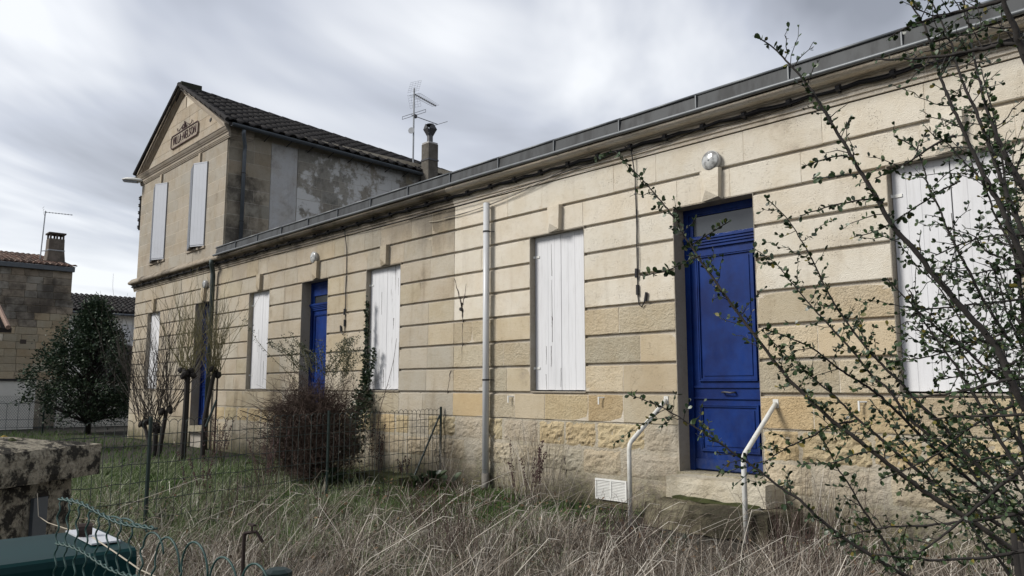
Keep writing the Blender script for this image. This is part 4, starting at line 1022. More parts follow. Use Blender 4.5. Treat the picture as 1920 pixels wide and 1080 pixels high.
mb.tube([b2 + D2 - s2 * .42, b2 + D2 + s2 * .42], .008, 4); mb.obox(b2 + D2 * .05, D2 * .05, s2 * .04, Vector((0, 0, .05))); mb.build('antenna', M['alu_dark'], mast)
MB().lathe((-18.42, 5.6, 8.98), (.5, -.8, 0), [(0, .02), (.02, .09), (.04, .10)], 12).build('small_dish', M['alu'], mast)
MB().tube([(-18.4, 5.65, 7.80), (-17.94, 5.72, 7.86)], .018, 5).build('bracket', M['iron'], mast)

sl = empty('street_lamp', (-24.4, .1, 7.4), "white cobra-head street lamp bracketed to the left corner of the villa", "street lamp")
lp = []
for t_, w, h in ((0, .05, .03), (.12, .10, .07), (.35, .13, .085), (.6, .12, .07), (.75, .05, .02)): lp.append((t_, w, h))
hd = Vector((-.55, -.83, .06)).normalized(); hs_ = hd.cross(Vector((0, 0, 1))).normalized(); hb = Vector((-24.22, .02, 7.56))
mb = MB(); vs = []; n = 10
for t_, w, h in lp:
    for k in range(n): a = 2 * math.pi * k / n; vs.append(hb + hd * t_ * .85 + hs_ * w * math.cos(a) + Vector((0, 0, h * (math.sin(a) if math.sin(a) > 0 else .35 * math.sin(a)))))
mb.add(vs, [(i * n + j, i * n + (j + 1) % n, (i + 1) * n + (j + 1) % n, (i + 1) * n + j) for i in range(4) for j in range(n)] + [tuple(range(n))[::-1], tuple(4 * n + j for j in range(n))])
mb.build('lamp_head', M['plastic_white'], sl, smooth=True)
MB().obox(hb + hd * .40 - Vector((0, 0, .045)), hd * .2, hs_ * .08, Vector((0, 0, .02))).build('lamp_lens', M['glass'], sl)
MB().tube([hb + hd * .02, hb - hd * .10 + Vector((0, 0, -.03)), (-24.38, .12, 7.45), (-24.38, .12, 7.2)], .03, 7).build('arm', M['alu'], sl)
ir = empty('insulator_rack', (-24.5, 0, 6.1), "vertical rack of dark cable insulators on the far left corner of the villa", "insulators")
MB().tube([(-24.42, .0, 6.1), (-24.42, .0, 7.15)], .028, 6).build('bar', M['iron'], ir)
for i in range(5):
    z = 6.14 + i * .22; MB().lathe((-24.42, -.01, z), (0, 0, 1), [(0, .03), (.02, .055), (.05, .04), (.08, .055), (.10, .03)], 8).build('insulator', M['iron'], ir)

# ------------------------------------------------------------------ neighbouring buildings on the left
nb = empty('neighbour_house', (-34, -3, 0), "old stone gable-end house with mixed clay tiles and square chimney at far left", "house")
XN = -33.3
MB().box(XN - 3.5, XN, -14, .42, 0, 5.84).build('wall', M['mortar_old'], nb)
rows = 15
for k in range(rows):
    z0 = 1.74 + k * .272
    for a, b in split_len(-3.9, .42 + (0.10 if k in (9, 10) else 0), .55):
        top_dark = (z0 > 4.1 and rng.random() < .9) or (z0 > 3.6 and a < -1.2)
        c = vary((0.33, 0.285, 0.21), .14) if not top_dark else vary((0.24, 0.215, 0.18), .2)
        if rng.random() < .08: c = (0.52, 0.48, 0.40)
        mb = stone_block(a, b - .012, z0, z0 + .262, 0, .03, .006); mb.v = [(XN + .03 - v[1], v[0], v[2]) for v in mb.v]
        mb.build('stone', M['stone_dirty'] if top_dark else M['stone_neigh'], nb, color=c)
for y, z in ((-2.35, 3.02), (-1.15, 3.02), (-2.0, 2.6)): MB().box(XN + .02, XN + .036, y, y + .2, z, z + .16 + (.2 if z < 2.9 else 0)).build('putlog_hole', M['crack'], nb)
MB().box(XN + .001, XN + .16, -14, .46, 5.82, 5.99).build('eaves_board', M['gutter'], nb)
nr_ = MB().add([(XN + .15, -14, 6.00), (XN + .15, .5, 6.00), (XN - 3.4, .1, 6.82), (XN - 3.4, -14, 6.82)], [(0, 1, 2, 3)]).add([(XN + .15, -14, 5.992), (XN + .15, .5, 5.992), (XN - 3.4, .1, 6.65), (XN - 3.4, -14, 6.65)], [(3, 2, 1, 0)]).build('roof', M['tile_pink'], nb)
tf = MB(); e0 = Vector((XN + .17, 0, 6.005)); r0 = Vector((XN - 3.4, 0, 6.825)); dd = (r0 - e0) / 12
for c_ in range(44):
    y = .46 - c_ * .19
    for r_ in range(12):
        if y > .46 - r_ * .035: continue
        p = e0 + dd * r_; q = p + dd * 1.15; off = rng.uniform(-.01, .01)
        vs = []
        for P_, s in ((p, 1), (q, .85)):
            for k in range(5): a = math.pi * k / 4; vs.append((P_.x, y + off + .082 * s * math.cos(a), P_.z + .07 * s * math.sin(a) + (.03 if s == 1 else .0)))
        tf.add(vs, [(k, k + 1, 6 + k, 5 + k) for k in range(4)] + [(4, 3, 2, 1, 0)])
tf.build('tiles', M['tile_pink'], nr_)['kind'] = 'stuff'
cbx, cby = -34.3, -.02
def cb_(h, z): return [(cbx - h, cby - h, z), (cbx + h, cby - h, z), (cbx + h, cby + h, z), (cbx - h, cby + h, z)]
chn = MB().add(cb_(.34, 6.0) + cb_(.27, 6.75) + cb_(.26, 7.18), [(0, 1, 5, 4), (1, 2, 6, 5), (2, 3, 7, 6), (3, 0, 4, 7), (4, 5, 9, 8), (5, 6, 10, 9), (6, 7, 11, 10), (7, 4, 8, 11), (8, 9, 10, 11)]).build('chimney', M['stone_dirty'], nb, color=(0.15, 0.13, 0.11))
mb = MB()
for dx_ in (-.25, .19):
    for dy_ in (-.25, -.03, .19): mb.box(cbx + dx_, cbx + dx_ + .06, cby + dy_, cby + dy_ + .06, 7.181, 7.36)
mb.build('chimney_posts', M['stone_dirty'], chn, color=(.11, .09, .08)); MB().box(cbx - .30, cbx + .30, cby - .30, cby + .30, 7.361, 7.42).build('chimney_cap', M['stone_dirty'], chn, color=(.09, .08, .07))
MB().box(cbx - .285, cbx + .285, cby - .285, cby + .285, 6.70, 6.745).build('strap', M['alu'], chn)
am = empty('television_aerial', (-34.3, -.5, 6.3), "thin bent television aerial strapped to the far left chimney", "aerial")
MB().tube([(-34.2, -.52, 6.35), (-34.2, -.46, 8.25)], .022, 6).build('mast', M['alu'], am)
mb = MB(); yagi(mb, (-34.2, -.48, 8.20), (.25, .95, -.02), .95, 9, .07, .05); s3 = Vector((.9, -.25, 0)).normalized()
for k in range(4): mb.tube([Vector((-34.2, -.50, 8.10 + .09 * k)) - s3 * .2 - Vector((0, .03 * k, 0)), Vector((-34.2, -.50, 8.10 + .09 * k)) + s3 * .2], .006, 4)
mb.build('antenna', M['alu'], am); MB().tube([(-34.2, -.5, 6.66), (-34.2, -.3, 6.7)], .015, 5).build('bracket', M['alu'], am)

lw = empty('boundary_wall', (-31.5, -3, 0), "white rendered boundary wall with dark coping behind the wire fence", "wall")
MB().box(-31.7, -31.5, -16, -.9, 0, 1.66).build('wall', M['white_wall'], lw); MB().box(-31.74, -31.44, -16, -.9, 1.661, 1.73).build('coping', M['iron'], lw)
lw2 = empty('low_wall', (-30.5, 1.5, 0), "pale low garden wall to the right of the evergreen tree", "wall")
MB().box(-32.2, -32, -.1, 4.2, 0, 1.66).build('wall', M['white_wall'], lw2); MB().box(-32.24, -31.9, -.1, 4.2, 1.661, 1.72).build('coping', M['iron'], lw2)
sh = empty('lean_to', (-34, 3, 0), "dark sloping lean-to roof beside the left edge of the villa", "shed")
MB().add([(-33, 1.0, 1.9), (-33, 4.4, 1.9), (-35, 4.4, 3.15), (-35, 1.0, 3.15), (-33, 1.0, 1.75), (-33, 4.4, 1.75), (-35, 4.4, 3.0), (-35, 1.0, 3.0)], [(0, 1, 2, 3), (7, 6, 5, 4), (0, 4, 5, 1), (1, 5, 6, 2), (3, 7, 4, 0), (2, 6, 7, 3)]).build('roof', M['tile_dark'], sh)
MB().box(-35, -33.1, 1.1, 4.3, 0, 1.9).build('wall', M['white_wall'], sh)

wh = empty('white_house', (-42, 5, 0), "white rendered house with dark tiled roof seen behind the evergreen tree", "house")
MB().box(-46, -41.2, 1.6, 14, 0, 4.98).build('wall', M['white_house'], wh)
hr = MB().add([(-40.8, 1.4, 5.02), (-40.8, 14.2, 5.02), (-43.6, 14.2, 6.05), (-43.6, 1.4, 6.05), (-40.8, 1.4, 4.92), (-40.8, 14.2, 4.92), (-43.6, 14.2, 5.95), (-43.6, 1.4, 5.95)], [(0, 1, 2, 3), (7, 6, 5, 4), (0, 4, 5, 1), (3, 7, 4, 0), (2, 3, 7, 6), (1, 5, 6, 2)]).build('roof', M['tile_dark'], wh)
tf = MB(); e0 = Vector((-40.78, 0, 5.04)); r0 = Vector((-43.6, 0, 6.08)); dd = (r0 - e0) / 9
for c_ in range(44):
    y = 1.5 + c_ * .23
    for r_ in range(9):
        p = e0 + dd * r_; q = p + dd * 1.15; off = rng.uniform(-.015, .015); vs = []
        for P_, s in ((p, 1), (q, .85)):
            for k in range(5): a = math.pi * k / 4; vs.append((P_.x, y + off + .1 * s * math.cos(a), P_.z + .085 * s * math.sin(a) + (.035 if s == 1 else .0)))
        tf.add(vs, [(k, k + 1, 6 + k, 5 + k) for k in range(4)] + [(4, 3, 2, 1, 0)])
tf.build('tiles', M['tile_dark'], hr)['kind'] = 'stuff'
MB().tube([(-40.72, 1.4, 4.94), (-40.72, 14, 4.94)], .06, 6).build('gutter', M['gutter'], wh)
wn = MB().box(-41.24, -41.14, 4.62, 5.15, 2.7, 4.45).build('window', M['shut_grey'], wh)
MB().box(-41.139, -41.10, 4.66, 4.88, 2.74, 4.5).build('shutter', M['wood_a'], wn); MB().box(-41.139, -41.10, 4.90, 5.12, 2.74, 4.5).build('shutter', M['wood_a'], wn)

ed = empty('garden_shed', (-21, -4.4, 0), "corner of a small tiled shed roof cut off by the left edge", "shed")
A_ = at(22, 616, 18)
MB().add([(A_.x, A_.y, A_.z), (A_.x, A_.y - 3, A_.z), (A_.x - 2, A_.y - 3, A_.z + .9), (A_.x - 2, A_.y, A_.z + .9), (A_.x, A_.y, A_.z - .10), (A_.x, A_.y - 3, A_.z - .10), (A_.x - 2, A_.y - 3, A_.z + .8), (A_.x - 2, A_.y, A_.z + .8)],
         [(0, 3, 2, 1), (4, 5, 6, 7), (0, 1, 5, 4), (3, 0, 4, 7), (1, 2, 6, 5), (2, 3, 7, 6)]).build('roof', M['bark_dark'], ed)
for i in range(6):
    y = A_.y - .08 - i * .2
    MB().tube([(A_.x + .05, y, A_.z + .02), (A_.x - 1.9, y, A_.z + .02 + .855)], .055, 7).build('tile', M['tile_pink'], ed)
MB().box(A_.x - 2, A_.x - .25, A_.y - 3, A_.y - .45, 0, A_.z - .02).build('wall', M['stone_dirty'], ed, color=(.2, .17, .14))

# ------------------------------------------------------------------ fences
def arch_fence(name, A, B, top, bot, step, wr, mt, label, parent_posts, post_h, horiz, n=4, jit=.006, post_r=.02, post_m=None, brace=None, diamond=False):
    A, B = Vector(A), Vector(B); d = (B - A); L = d.length; d.normalize(); ns = Vector((-d.y, d.x, 0))
    e = empty(name, (A.x, A.y, 0), label, 'fence')
    mb = MB(); k = int(L / step)
    for i in range(k):
        a = A + d * (i * step); jz = rng.uniform(-jit, jit)
        P = lambda s, z: a + d * (s + rng.uniform(-jit, jit) * .5) + ns * rng.uniform(-jit, jit) * .6 + Vector((0, 0, z - a.z))
        w = step * 1.04
        pts = [P(0, bot), P(0, bot + (top - bot) * .4), P(0, bot + (top - bot) * .75)]
        for q in range(9): th2 = math.pi * q / 8; pts.append(a + d * (w * (.5 - .5 * math.cos(th2))) + Vector((0, 0, top - w * .5 + w * .5 * math.sin(th2) + jz - a.z)))
        mb.tube(pts, wr, n, cap=False)
    for h in horiz:
        pts = [A + d * (L * i / 40) + Vector((0, 0, h - A.z + rng.uniform(-.008, .008))) + ns * rng.uniform(-.004, .004) for i in range(41)]
        mb.tube(pts, wr * 1.1, n, cap=False)
    if diamond:
        for sgn in (1, -1):
            i = -8
            while i * .07 < L + .6:
                x0 = i * .07; pts = []
                for j in range(9):
                    u = x0 + sgn * j * .105; z = top + .18 - j * .14
                    if 0 <= u <= L and z > bot: pts.append(A + d * u + ns * .05 + Vector((0, 0, z - A.z)))
                if len(pts) > 1: mb.tube(pts, wr * .55, 3, cap=False)
                i += 1
    f = mb.build('wire_mesh', mt, e); f['kind'] = 'stuff'
    for s in parent_posts:
        p = A + d * s; MB().tube([(p.x, p.y, 0), (p.x, p.y, post_h)], post_r, 6).build('post', post_m or M['green_metal'], e)
    if brace:
        for b0, b1 in brace: MB().tube([b0, b1], .016, 6).build('brace', M['green_metal'], e)
    return e
FA = (-9.58, -.06, 0); FB = (-8.10, -5.6, 0)
arch_fence('wire_fence', FA, FB, 1.12, .02, .098, .0034, M['old_wire'], "sagging arched-top wire fence running out from the wall past the dark bush", (0, 2.35, 4.82), 1.15,
           (.15, .33, .51, .69, .87, .97), brace=[((-9.56, -.1, 1.02), (-9.38, -.75, .05))], jit=.008)
for q, dz in ((1.05, .98), (1.25, .62)):
    pass
arch_fence('far_fence', (-28.3, -6.5, 0), (-28.3, 3.0, 0), 1.0, .12, .30, .007, M['far_wire'], "far garden fence of arched wire and chain link before the white wall", (1.0, 5.2, 8.2), 1.32, (.2, .45, .95), jit=.004, diamond=True, post_r=.03)
sk = MB().tube([at(406, 750, 15.2), at(386, 800, 15.0)], .022, 6).build('leaning_stake', M['green_metal'], None); tag(sk, "dark green stake leaning beside the foot of the green grey downpipe", 'stake')
rp2 = MB().tube([(-17.3, -.35, 0), (-17.3, -.35, 1.85)], .02, 6).build('rusty_post', M['rust'], None); tag(rp2, "thin rusty iron post standing by the green grey downpipe", 'post')

# near crimped green wire with arched top
NA, NB = at(112, 935, 1.13), at(545, 1084, .80)
fe = empty('crimped_wire_fence', (NB.x, NB.y, 0), "crimped green wire fence edge with arched top in the near left corner", "fence")
d = (NB - NA); L = d.length; d.normalize(); nS = Vector((-d.y, d.x, 0))
def crimp(p, q, amp, wl, side, r=.0016, n=5):
    p, q = Vector(p), Vector(q); l = (q - p).length; m = max(2, int(l / (wl / 8))); t = (q - p) / m; s = side
    return [p + t * i + s * amp * math.sin(i * math.pi / 4) for i in range(m + 1)]
step = .030; i = 0
while i * step < L + .02:
    a = NA + d * (i * step); f = min(1, max(0, (i * step / L - .38) / .1)); w = step * (1.0 + .35 * f) * (1.15 + .25 * f); z = a.z + .003 * math.sin(i * 1.3); hA = w * (.12 + .50 * f)
    arc = [Vector((a.x, a.y, z - hA)) + d * (w * (.5 - .5 * math.cos(t))) + Vector((0, 0, hA * math.sin(t))) + nS * .0015 for t in [math.pi * k / 12 for k in range(13)]]
    left = crimp((a.x, a.y, z - .62), (a.x, a.y, z - hA), .0042, .026, d + Vector((0, 0, 0)))[:-1]
    MB().tube(left + arc, .0013, 6).build('wire', M['green_wire'], fe, smooth=True); i += 1 + (f > .5) * (i % 2)
for dz in (.0, .062, .15, .24):
    Lr = L * (.50 if dz == 0 else 1)
    for ph in (0, math.pi):
        m = int(Lr / .004); MB().tube([NA + d * (Lr * k / m) + Vector((0, 0, -dz + .004 * math.sin(k * .11))) + (nS * math.cos(k * .8 + ph) + Vector((0, 0, 1)) * math.sin(k * .8 + ph)) * .0018 for k in range(m + 1)], .0014, 4).build('twisted_wire', M['green_wire'], fe, smooth=True)
pc = at(520, 1082, .86)
MB().tube([(pc.x, pc.y, 0), (pc.x, pc.y, pc.z - .004)], .012, 10).lathe((pc.x, pc.y, pc.z - .004), (0, 0, 1), [(0, .016), (.010, .016), (.013, .010)], 10).build('post', M['green_metal'], fe)

# pillar with lichened coping
pil = empty('gate_pillar', (-2.9, -7.1, 0), "lichened stone gate pillar with thick mossy coping at the left edge", "pillar")
Rc = Vector((-2.86, -6.69, 0)); d1 = Vector((.60, -.80, 0)); d2 = Vector((-.80, -.60, 0))
def cap_mesh(c0, a, b, la, lb, z0, z1, hump, amp, seed, n=14, nz=5):
    from mathutils import noise as mn
    mb = MB(); P = {}; vs = []; fs = []
    def vid(i, j, k):
        key = (i, j, k)
        if key not in P:
            u, v = i / n, j / n; p = c0 + a * (la * u) + b * (lb * v) + Vector((0, 0, z0 + (z1 - z0) * k / nz))
            e = (i in (0, n)) + (j in (0, n)) + (k in (0, nz))
            cen = c0 + a * la / 2 + b * lb / 2 + Vector((0, 0, (z0 + z1) / 2))
            q = mn.noise_vector(p * 14 + Vector((seed, 0, 0))) * amp + mn.noise_vector(p * 40) * amp * .5
            if e >= 2: q += (cen - p).normalized() * amp * 1.5
            if k == nz: q.z += hump * min(1, 2.4 * min(u, 1 - u, v, 1 - v) * 2) * .5 + mn.noise(p * 8) * amp
            P[key] = len(vs); vs.append(p + q)
        return P[key]
    for i in range(n):
        for j in range(n): fs.append((vid(i, j, nz), vid(i + 1, j, nz), vid(i + 1, j + 1, nz), vid(i, j + 1, nz))); fs.append((vid(i, j, 0), vid(i, j + 1, 0), vid(i + 1, j + 1, 0), vid(i + 1, j, 0)))
        for k in range(nz):
            for (p, q) in (((i, 0), (i + 1, 0)), ((i + 1, n), (i, n)), ((0, i + 1), (0, i)), ((n, i), (n, i + 1))): fs.append((vid(*p, k), vid(*q, k), vid(*q, k + 1), vid(*p, k + 1)))
    return mb.add(vs, fs)
cap_mesh(Rc, d1, d2, .95, .62, 1.165, 1.262, .06, .0045, 2).build('coping', M['cap'], pil, smooth=False)
cap_mesh(Rc + d1 * .055 + d2 * .06, d1, d2, .8, .5, 0, 1.163, 0, .005, 8, n=10, nz=14).build('shaft', M['cap'], pil)
for i in range(26):
    u, v = rng.uniform(.05, .75), rng.uniform(.1, .55); p = Rc + d1 * u * .95 + d2 * v * .95
    hz_ = 1.262 + .03 * min(1, 5 * min(u, v))
    MB().lathe((p.x, p.y, hz_ - .02), (0, 0, 1), [(0, .020), (.015, .022 * rng.uniform(.6, 1.2)), (.028, .012), (.034, .003)], 7).build('moss_tuft', M['moss_y'] if rng.random() < .4 else M['moss'], pil)
q = Rc + d1 * .205 + d2 * .052
MB().obox(q + Vector((0, 0, 1.03)), d1 * .028, d2 * .006, Vector((0, 0, .085))).build('iron_strap', M['gutter'], pil)

# teal metal box
bx = empty('metal_letterbox', (-1.45, -7.35, 0), "dark teal metal box on a post in front of the stone pillar", "box")
TZ = 1.204
ml = MB(); e = .012
prof = [(-1.30, TZ - .42), (-1.30, TZ - e), (-1.304, TZ - e * .3), (-1.31, TZ), (-1.50, TZ + .004), (-1.515, TZ - .005), (-1.515, TZ - .42)]
n = len(prof); ml.add([(x, -7.075, z) for x, z in prof] + [(x, -7.62, z) for x, z in prof], [(i, i + n, (i + 1) % n + n, (i + 1) % n) for i in range(n)] + [tuple(range(n)), tuple(range(2 * n - 1, n - 1, -1))])
ml.build('body', M['teal'], bx)
MB().box(-1.505, -1.355, -7.125, -7.083, TZ + .0035, TZ + .0060).build('plate', M['steel_plate'], bx)
MB().lathe((-1.43, -7.125, TZ + .017), (.25, .95, 0), [(0, .006), (0, .0095), (.020, .0095), (.020, .006)], 10).lathe((-1.43, -7.118, TZ + .0065), (0, 0, 1), [(0, .009), (.010, .005)], 8).build('rusty_bolt', M['rust'], bx)
MB().box(-1.42, -1.38, -7.37, -7.33, 0, TZ - .42).build('post', M['green_metal'], bx)
wr_ = loose("thin pale wire looping from the pillar strap to the near fence", [at(70, 925, 2.2), at(72, 968, 2.15), at(90, 980, 1.95), at(120, 990, 1.6), at(175, 1008, 1.25), at(215, 1035, 1.15), at(262, 1068, 1.05), at(300, 1085, 1.0)], .0011, 'cable_tan', 'tie_wire')

# ------------------------------------------------------------------ plants
def leaf_mesh(name, mat, n=4, aspect=.55, fold=.25):
    """obovate leaf along +x length 1"""
    mb = MB(); pts = [(0, 0), (.25, .30), (.55, .5), (.85, .42), (1, 0)]
    vs = [(0, 0, 0)] ; 
    for x, w in pts[1:4]: vs += [(x, w * aspect, fold * w * .5 + .0), (x, 0, -.04 * math.sin(math.pi * x)), (x, -w * aspect, fold * w * .5)]
    vs.append((1, 0, .03)); mb.v = vs
    mb.f = [(0, 2, 1), (0, 3, 2), (1, 2, 5, 4), (2, 3, 6, 5), (4, 5, 8, 7), (5, 6, 9, 8), (7, 8, 10), (8, 9, 10)]
    me = bpy.data.meshes.new(name); me.from_pydata(mb.v, [], mb.f); me.materials.append(mat); me.polygons.foreach_set('use_smooth', [True] * len(me.polygons)); return me
LV = np.array([(0, 0, 0), (.4, .22, .05), (.4, -.22, .05), (.75, .24, .04), (.75, -.24, .04), (1, 0, 0)]); LF = np.array([(0, 2, 1), (1, 2, 3), (2, 4, 3), (3, 4, 5)])
def leaves_np(P, D, S, name, mat, parent, aspect=1.0, kind='stuff'):
    """P positions, D directions (n,3), S sizes"""
    n = len(P); D = D / np.linalg.norm(D, axis=1, keepdims=True)
    rv = nrng.normal(size=(n, 3)); A = np.cross(D, rv); A /= np.linalg.norm(A, axis=1, keepdims=True) + 1e-9; B = np.cross(D, A)
    V = P[:, None, :] + S[:, None, None] * (LV[None, :, 0:1] * D[:, None] + aspect * LV[None, :, 1:2] * A[:, None] + LV[None, :, 2:3] * B[:, None])
    F = (LF[None] + (np.arange(n) * len(LV))[:, None, None]).reshape(-1, 3)
    o = np_mesh(name, V.reshape(-1, 3), F, mat, parent, smooth=True)
    if kind: o['kind'] = kind
    return o
def smooth_path(pts, sub=5):
    P = [np.array(p, float) for p in pts]; out = []
    for i in range(len(P) - 1):
        p0, p1, p2, p3 = P[max(i - 1, 0)], P[i], P[i + 1], P[min(i + 2, len(P) - 1)]
        for k in range(sub):
            t = k / sub; out.append(.5 * ((2 * p1) + (-p0 + p2) * t + (2 * p0 - 5 * p1 + 4 * p2 - p3) * t * t + (-p0 + 3 * p1 - 3 * p2 + p3) * t ** 3))
    out.append(P[-1]); return out

# big thorny shrub in the right foreground
shrub = empty('thorny_shrub', (-.55, -5.3, 0), "large thorny evergreen shrub with long arching canes in the right foreground", "shrub")
# canes read off the photograph, (x, y) from tip to root, then depth at tip and at root
CANES = [
 ([(1154,283),(1198,330),(1235,372),(1261,405),(1283,443),(1305,476),(1328,509),(1357,550),(1387,591),(1428,646),(1478,710),(1514,745),(1558,787),(1597,816),(1639,849),(1707,902),(1767,944),(1826,979),(1885,1021),(1960,1070)], 2.5, 2.2, .011),
 ([(1437,372),(1476,410),(1502,450),(1526,494),(1550,544),(1573,583),(1600,621),(1630,659),(1659,689),(1687,716),(1725,758),(1772,801),(1803,840),(1850,890),(1930,960)], 2.7, 2.3, .008),
 ([(1413,465),(1454,494),(1483,528),(1508,559),(1538,592),(1567,624),(1600,660),(1635,704),(1667,731),(1702,782),(1733,809),(1768,832),(1810,870),(1860,930),(1950,1010)], 2.9, 2.4, .009),
 ([(1431,615),(1478,633),(1523,653),(1558,680),(1588,701),(1624,724),(1653,745),(1690,780),(1740,830),(1800,885),(1860,930),(1950,985)], 2.1, 2.2, .007),
 ([(1432,622),(1467,659),(1499,686),(1529,713),(1561,739),(1597,775),(1630,804),(1660,830),(1700,865),(1750,905),(1820,950),(1900,1000),(1960,1040)], 2.8, 2.3, .009),
 ([(1179,740),(1238,762),(1275,783),(1312,807),(1344,827),(1385,856),(1426,884),(1467,917),(1500,938),(1530,967),(1574,1003),(1618,1032),(1680,1070),(1740,1100)], 2.4, 2.1, .008),
 ([(1434,868),(1467,844),(1500,828),(1528,815),(1550,800),(1567,795),(1600,790)], 2.3, 2.4, .005),
 ([(1530,808),(1550,837),(1571,878),(1592,908),(1615,950),(1648,1000),(1678,1050),(1700,1090)], 2.5, 2.3, .006),
 ([(1416,64),(1452,92),(1474,114),(1502,144),(1527,178),(1552,219),(1574,256),(1594,289),(1613,323),(1640,362),(1671,420),(1710,463),(1749,513),(1792,564),(1834,611),(1869,653),(1889,700),(1925,770)], 1.9, 1.6, .010),
 ([(1690,-15),(1718,23),(1737,58),(1753,113),(1768,156),(1788,206),(1811,257),(1834,307),(1854,346),(1873,381),(1889,420),(1925,500)], 1.7, 1.5, .007),
 ([(1730,-20),(1755,20),(1780,74),(1792,113),(1807,159),(1827,202),(1846,249),(1866,303),(1885,358),(1908,412),(1940,480)], 1.9, 1.6, .007),
 ([(1800,-20),(1811,19),(1823,89),(1838,156),(1854,214),(1877,272),(1901,319),(1925,355)], 2.0, 1.7, .007),
 ([(1870,-30),(1881,0),(1904,58),(1922,105),(1960,190)], 1.1, 1.1, .009),
 ([(1640,112),(1680,111),(1751,107),(1825,95),(1870,86),(1925,77)], 1.35, 1.2, .005),
 ([(1669,70),(1694,54),(1740,38),(1803,20),(1870,4),(1930,-20)], 1.7, 1.5, .006),
 ([(1508,311),(1540,300),(1578,292),(1600,300)], 1.9, 1.85, .003),
 ([(1500,404),(1540,392),(1578,381),(1640,373),(1656,380)], 1.8, 1.8, .003),
 ([(1523,334),(1560,331),(1609,327)], 2.0, 1.85, .003),
 ([(1679,257),(1718,280),(1733,319),(1741,350),(1761,389),(1772,420),(1796,470),(1823,521),(1860,590),(1900,650)], 2.1, 1.9, .005),
 ([(1640,335),(1690,312),(1726,288),(1772,261),(1790,255)], 2.0, 1.7, .004),
 ([(1600,445),(1650,430),(1700,400),(1760,360),(1800,340)], 2.2, 2.0, .003),
 ([(1755,478),(1834,447),(1880,442),(1925,439)], 1.8, 1.6, .004),
 ([(1706,591),(1745,580),(1788,575),(1850,568),(1925,560)], 2.0, 1.8, .004),
 ([(1710,610),(1740,628),(1772,642),(1838,642),(1880,636)], 2.2, 2.0, .004),
 ([(1667,677),(1700,674),(1741,669),(1796,653),(1850,638),(1890,620)], 2.3, 2.1, .004),
 ([(1764,712),(1820,703),(1869,692),(1925,670)], 2.0, 1.8, .004),
 ([(1702,747),(1772,739),(1830,728),(1889,712),(1940,705)], 1.6, 1.5, .006),
 ([(1741,786),(1790,782),(1831,780),(1925,778)], 1.9, 1.7, .005),
 ([(1780,522),(1846,509),(1880,505),(1925,502)], 2.1, 1.9, .004),
 ([(1204,518),(1230,512),(1257,505),(1294,487),(1313,480)], 2.45, 2.4, .003),
 ([(1368,415),(1335,435),(1298,457),(1288,465)], 2.4, 2.45, .003),
 ([(1520,190),(1545,205),(1560,228)], 1.95, 1.9, .003),
 ([(1650,900),(1700,880),(1760,850),(1820,800),(1900,760)], 2.2, 2.0, .005),
 ([(1560,1010),(1650,990),(1740,985),(1830,975),(1930,960)], 2.1, 1.9, .006),
 ([(1690,1060),(1760,1010),(1820,960),(1890,900),(1950,850)], 1.9, 1.8, .008),
 ([(1500,870),(1560,868),(1610,850),(1650,845)], 2.3, 2.2, .003),
 ([(1780,620),(1830,700),(1880,780),(1940,880)], 2.2, 2.0, .007),
 ([(1840,130),(1870,250),(1895,420),(1915,560),(1945,760)], 2.2, 2.0, .008),
 ([(1905,330),(1912,500),(1925,700),(1945,900)], 2.1, 2.0, .009),
 ([(1850,520),(1875,620),(1900,760),(1930,900)], 2.5, 2.3, .008),
 ([(1790,880),(1850,860),(1920,850)], 2.0, 1.9, .005),
 ([(1640,1040),(1740,1050),(1850,1045),(1930,1030)], 1.8, 1.7, .006),
]
crr = random.Random(55)
for k in range(15):      # further canes filling the right side of the shrub
    if k < 10: x0, y0 = crr.uniform(1900, 1990), crr.uniform(780, 1120); x1, y1 = crr.uniform(1600, 1860), y0 - crr.uniform(130, 420)
    else: x0, y0 = crr.uniform(1900, 1960), crr.uniform(250, 800); x1, y1 = crr.uniform(1740, 1880), y0 - crr.uniform(60, 330)
    bx_ = crr.uniform(-25, 25); n_c = 7; dd0 = crr.uniform(1.8, 2.7)
    CANES.append(([(x1 + (x0 - x1) * i / n_c + bx_ * math.sin(math.pi * i / n_c) + crr.uniform(-5, 5), y1 + (y0 - y1) * i / n_c + bx_ * math.sin(math.pi * i / n_c) + crr.uniform(-5, 5)) for i in range(n_c + 1)], dd0, dd0 - .15, crr.uniform(.004, .008)))
leafpos = []; twig_mb = MB(); thorn_mb = MB()
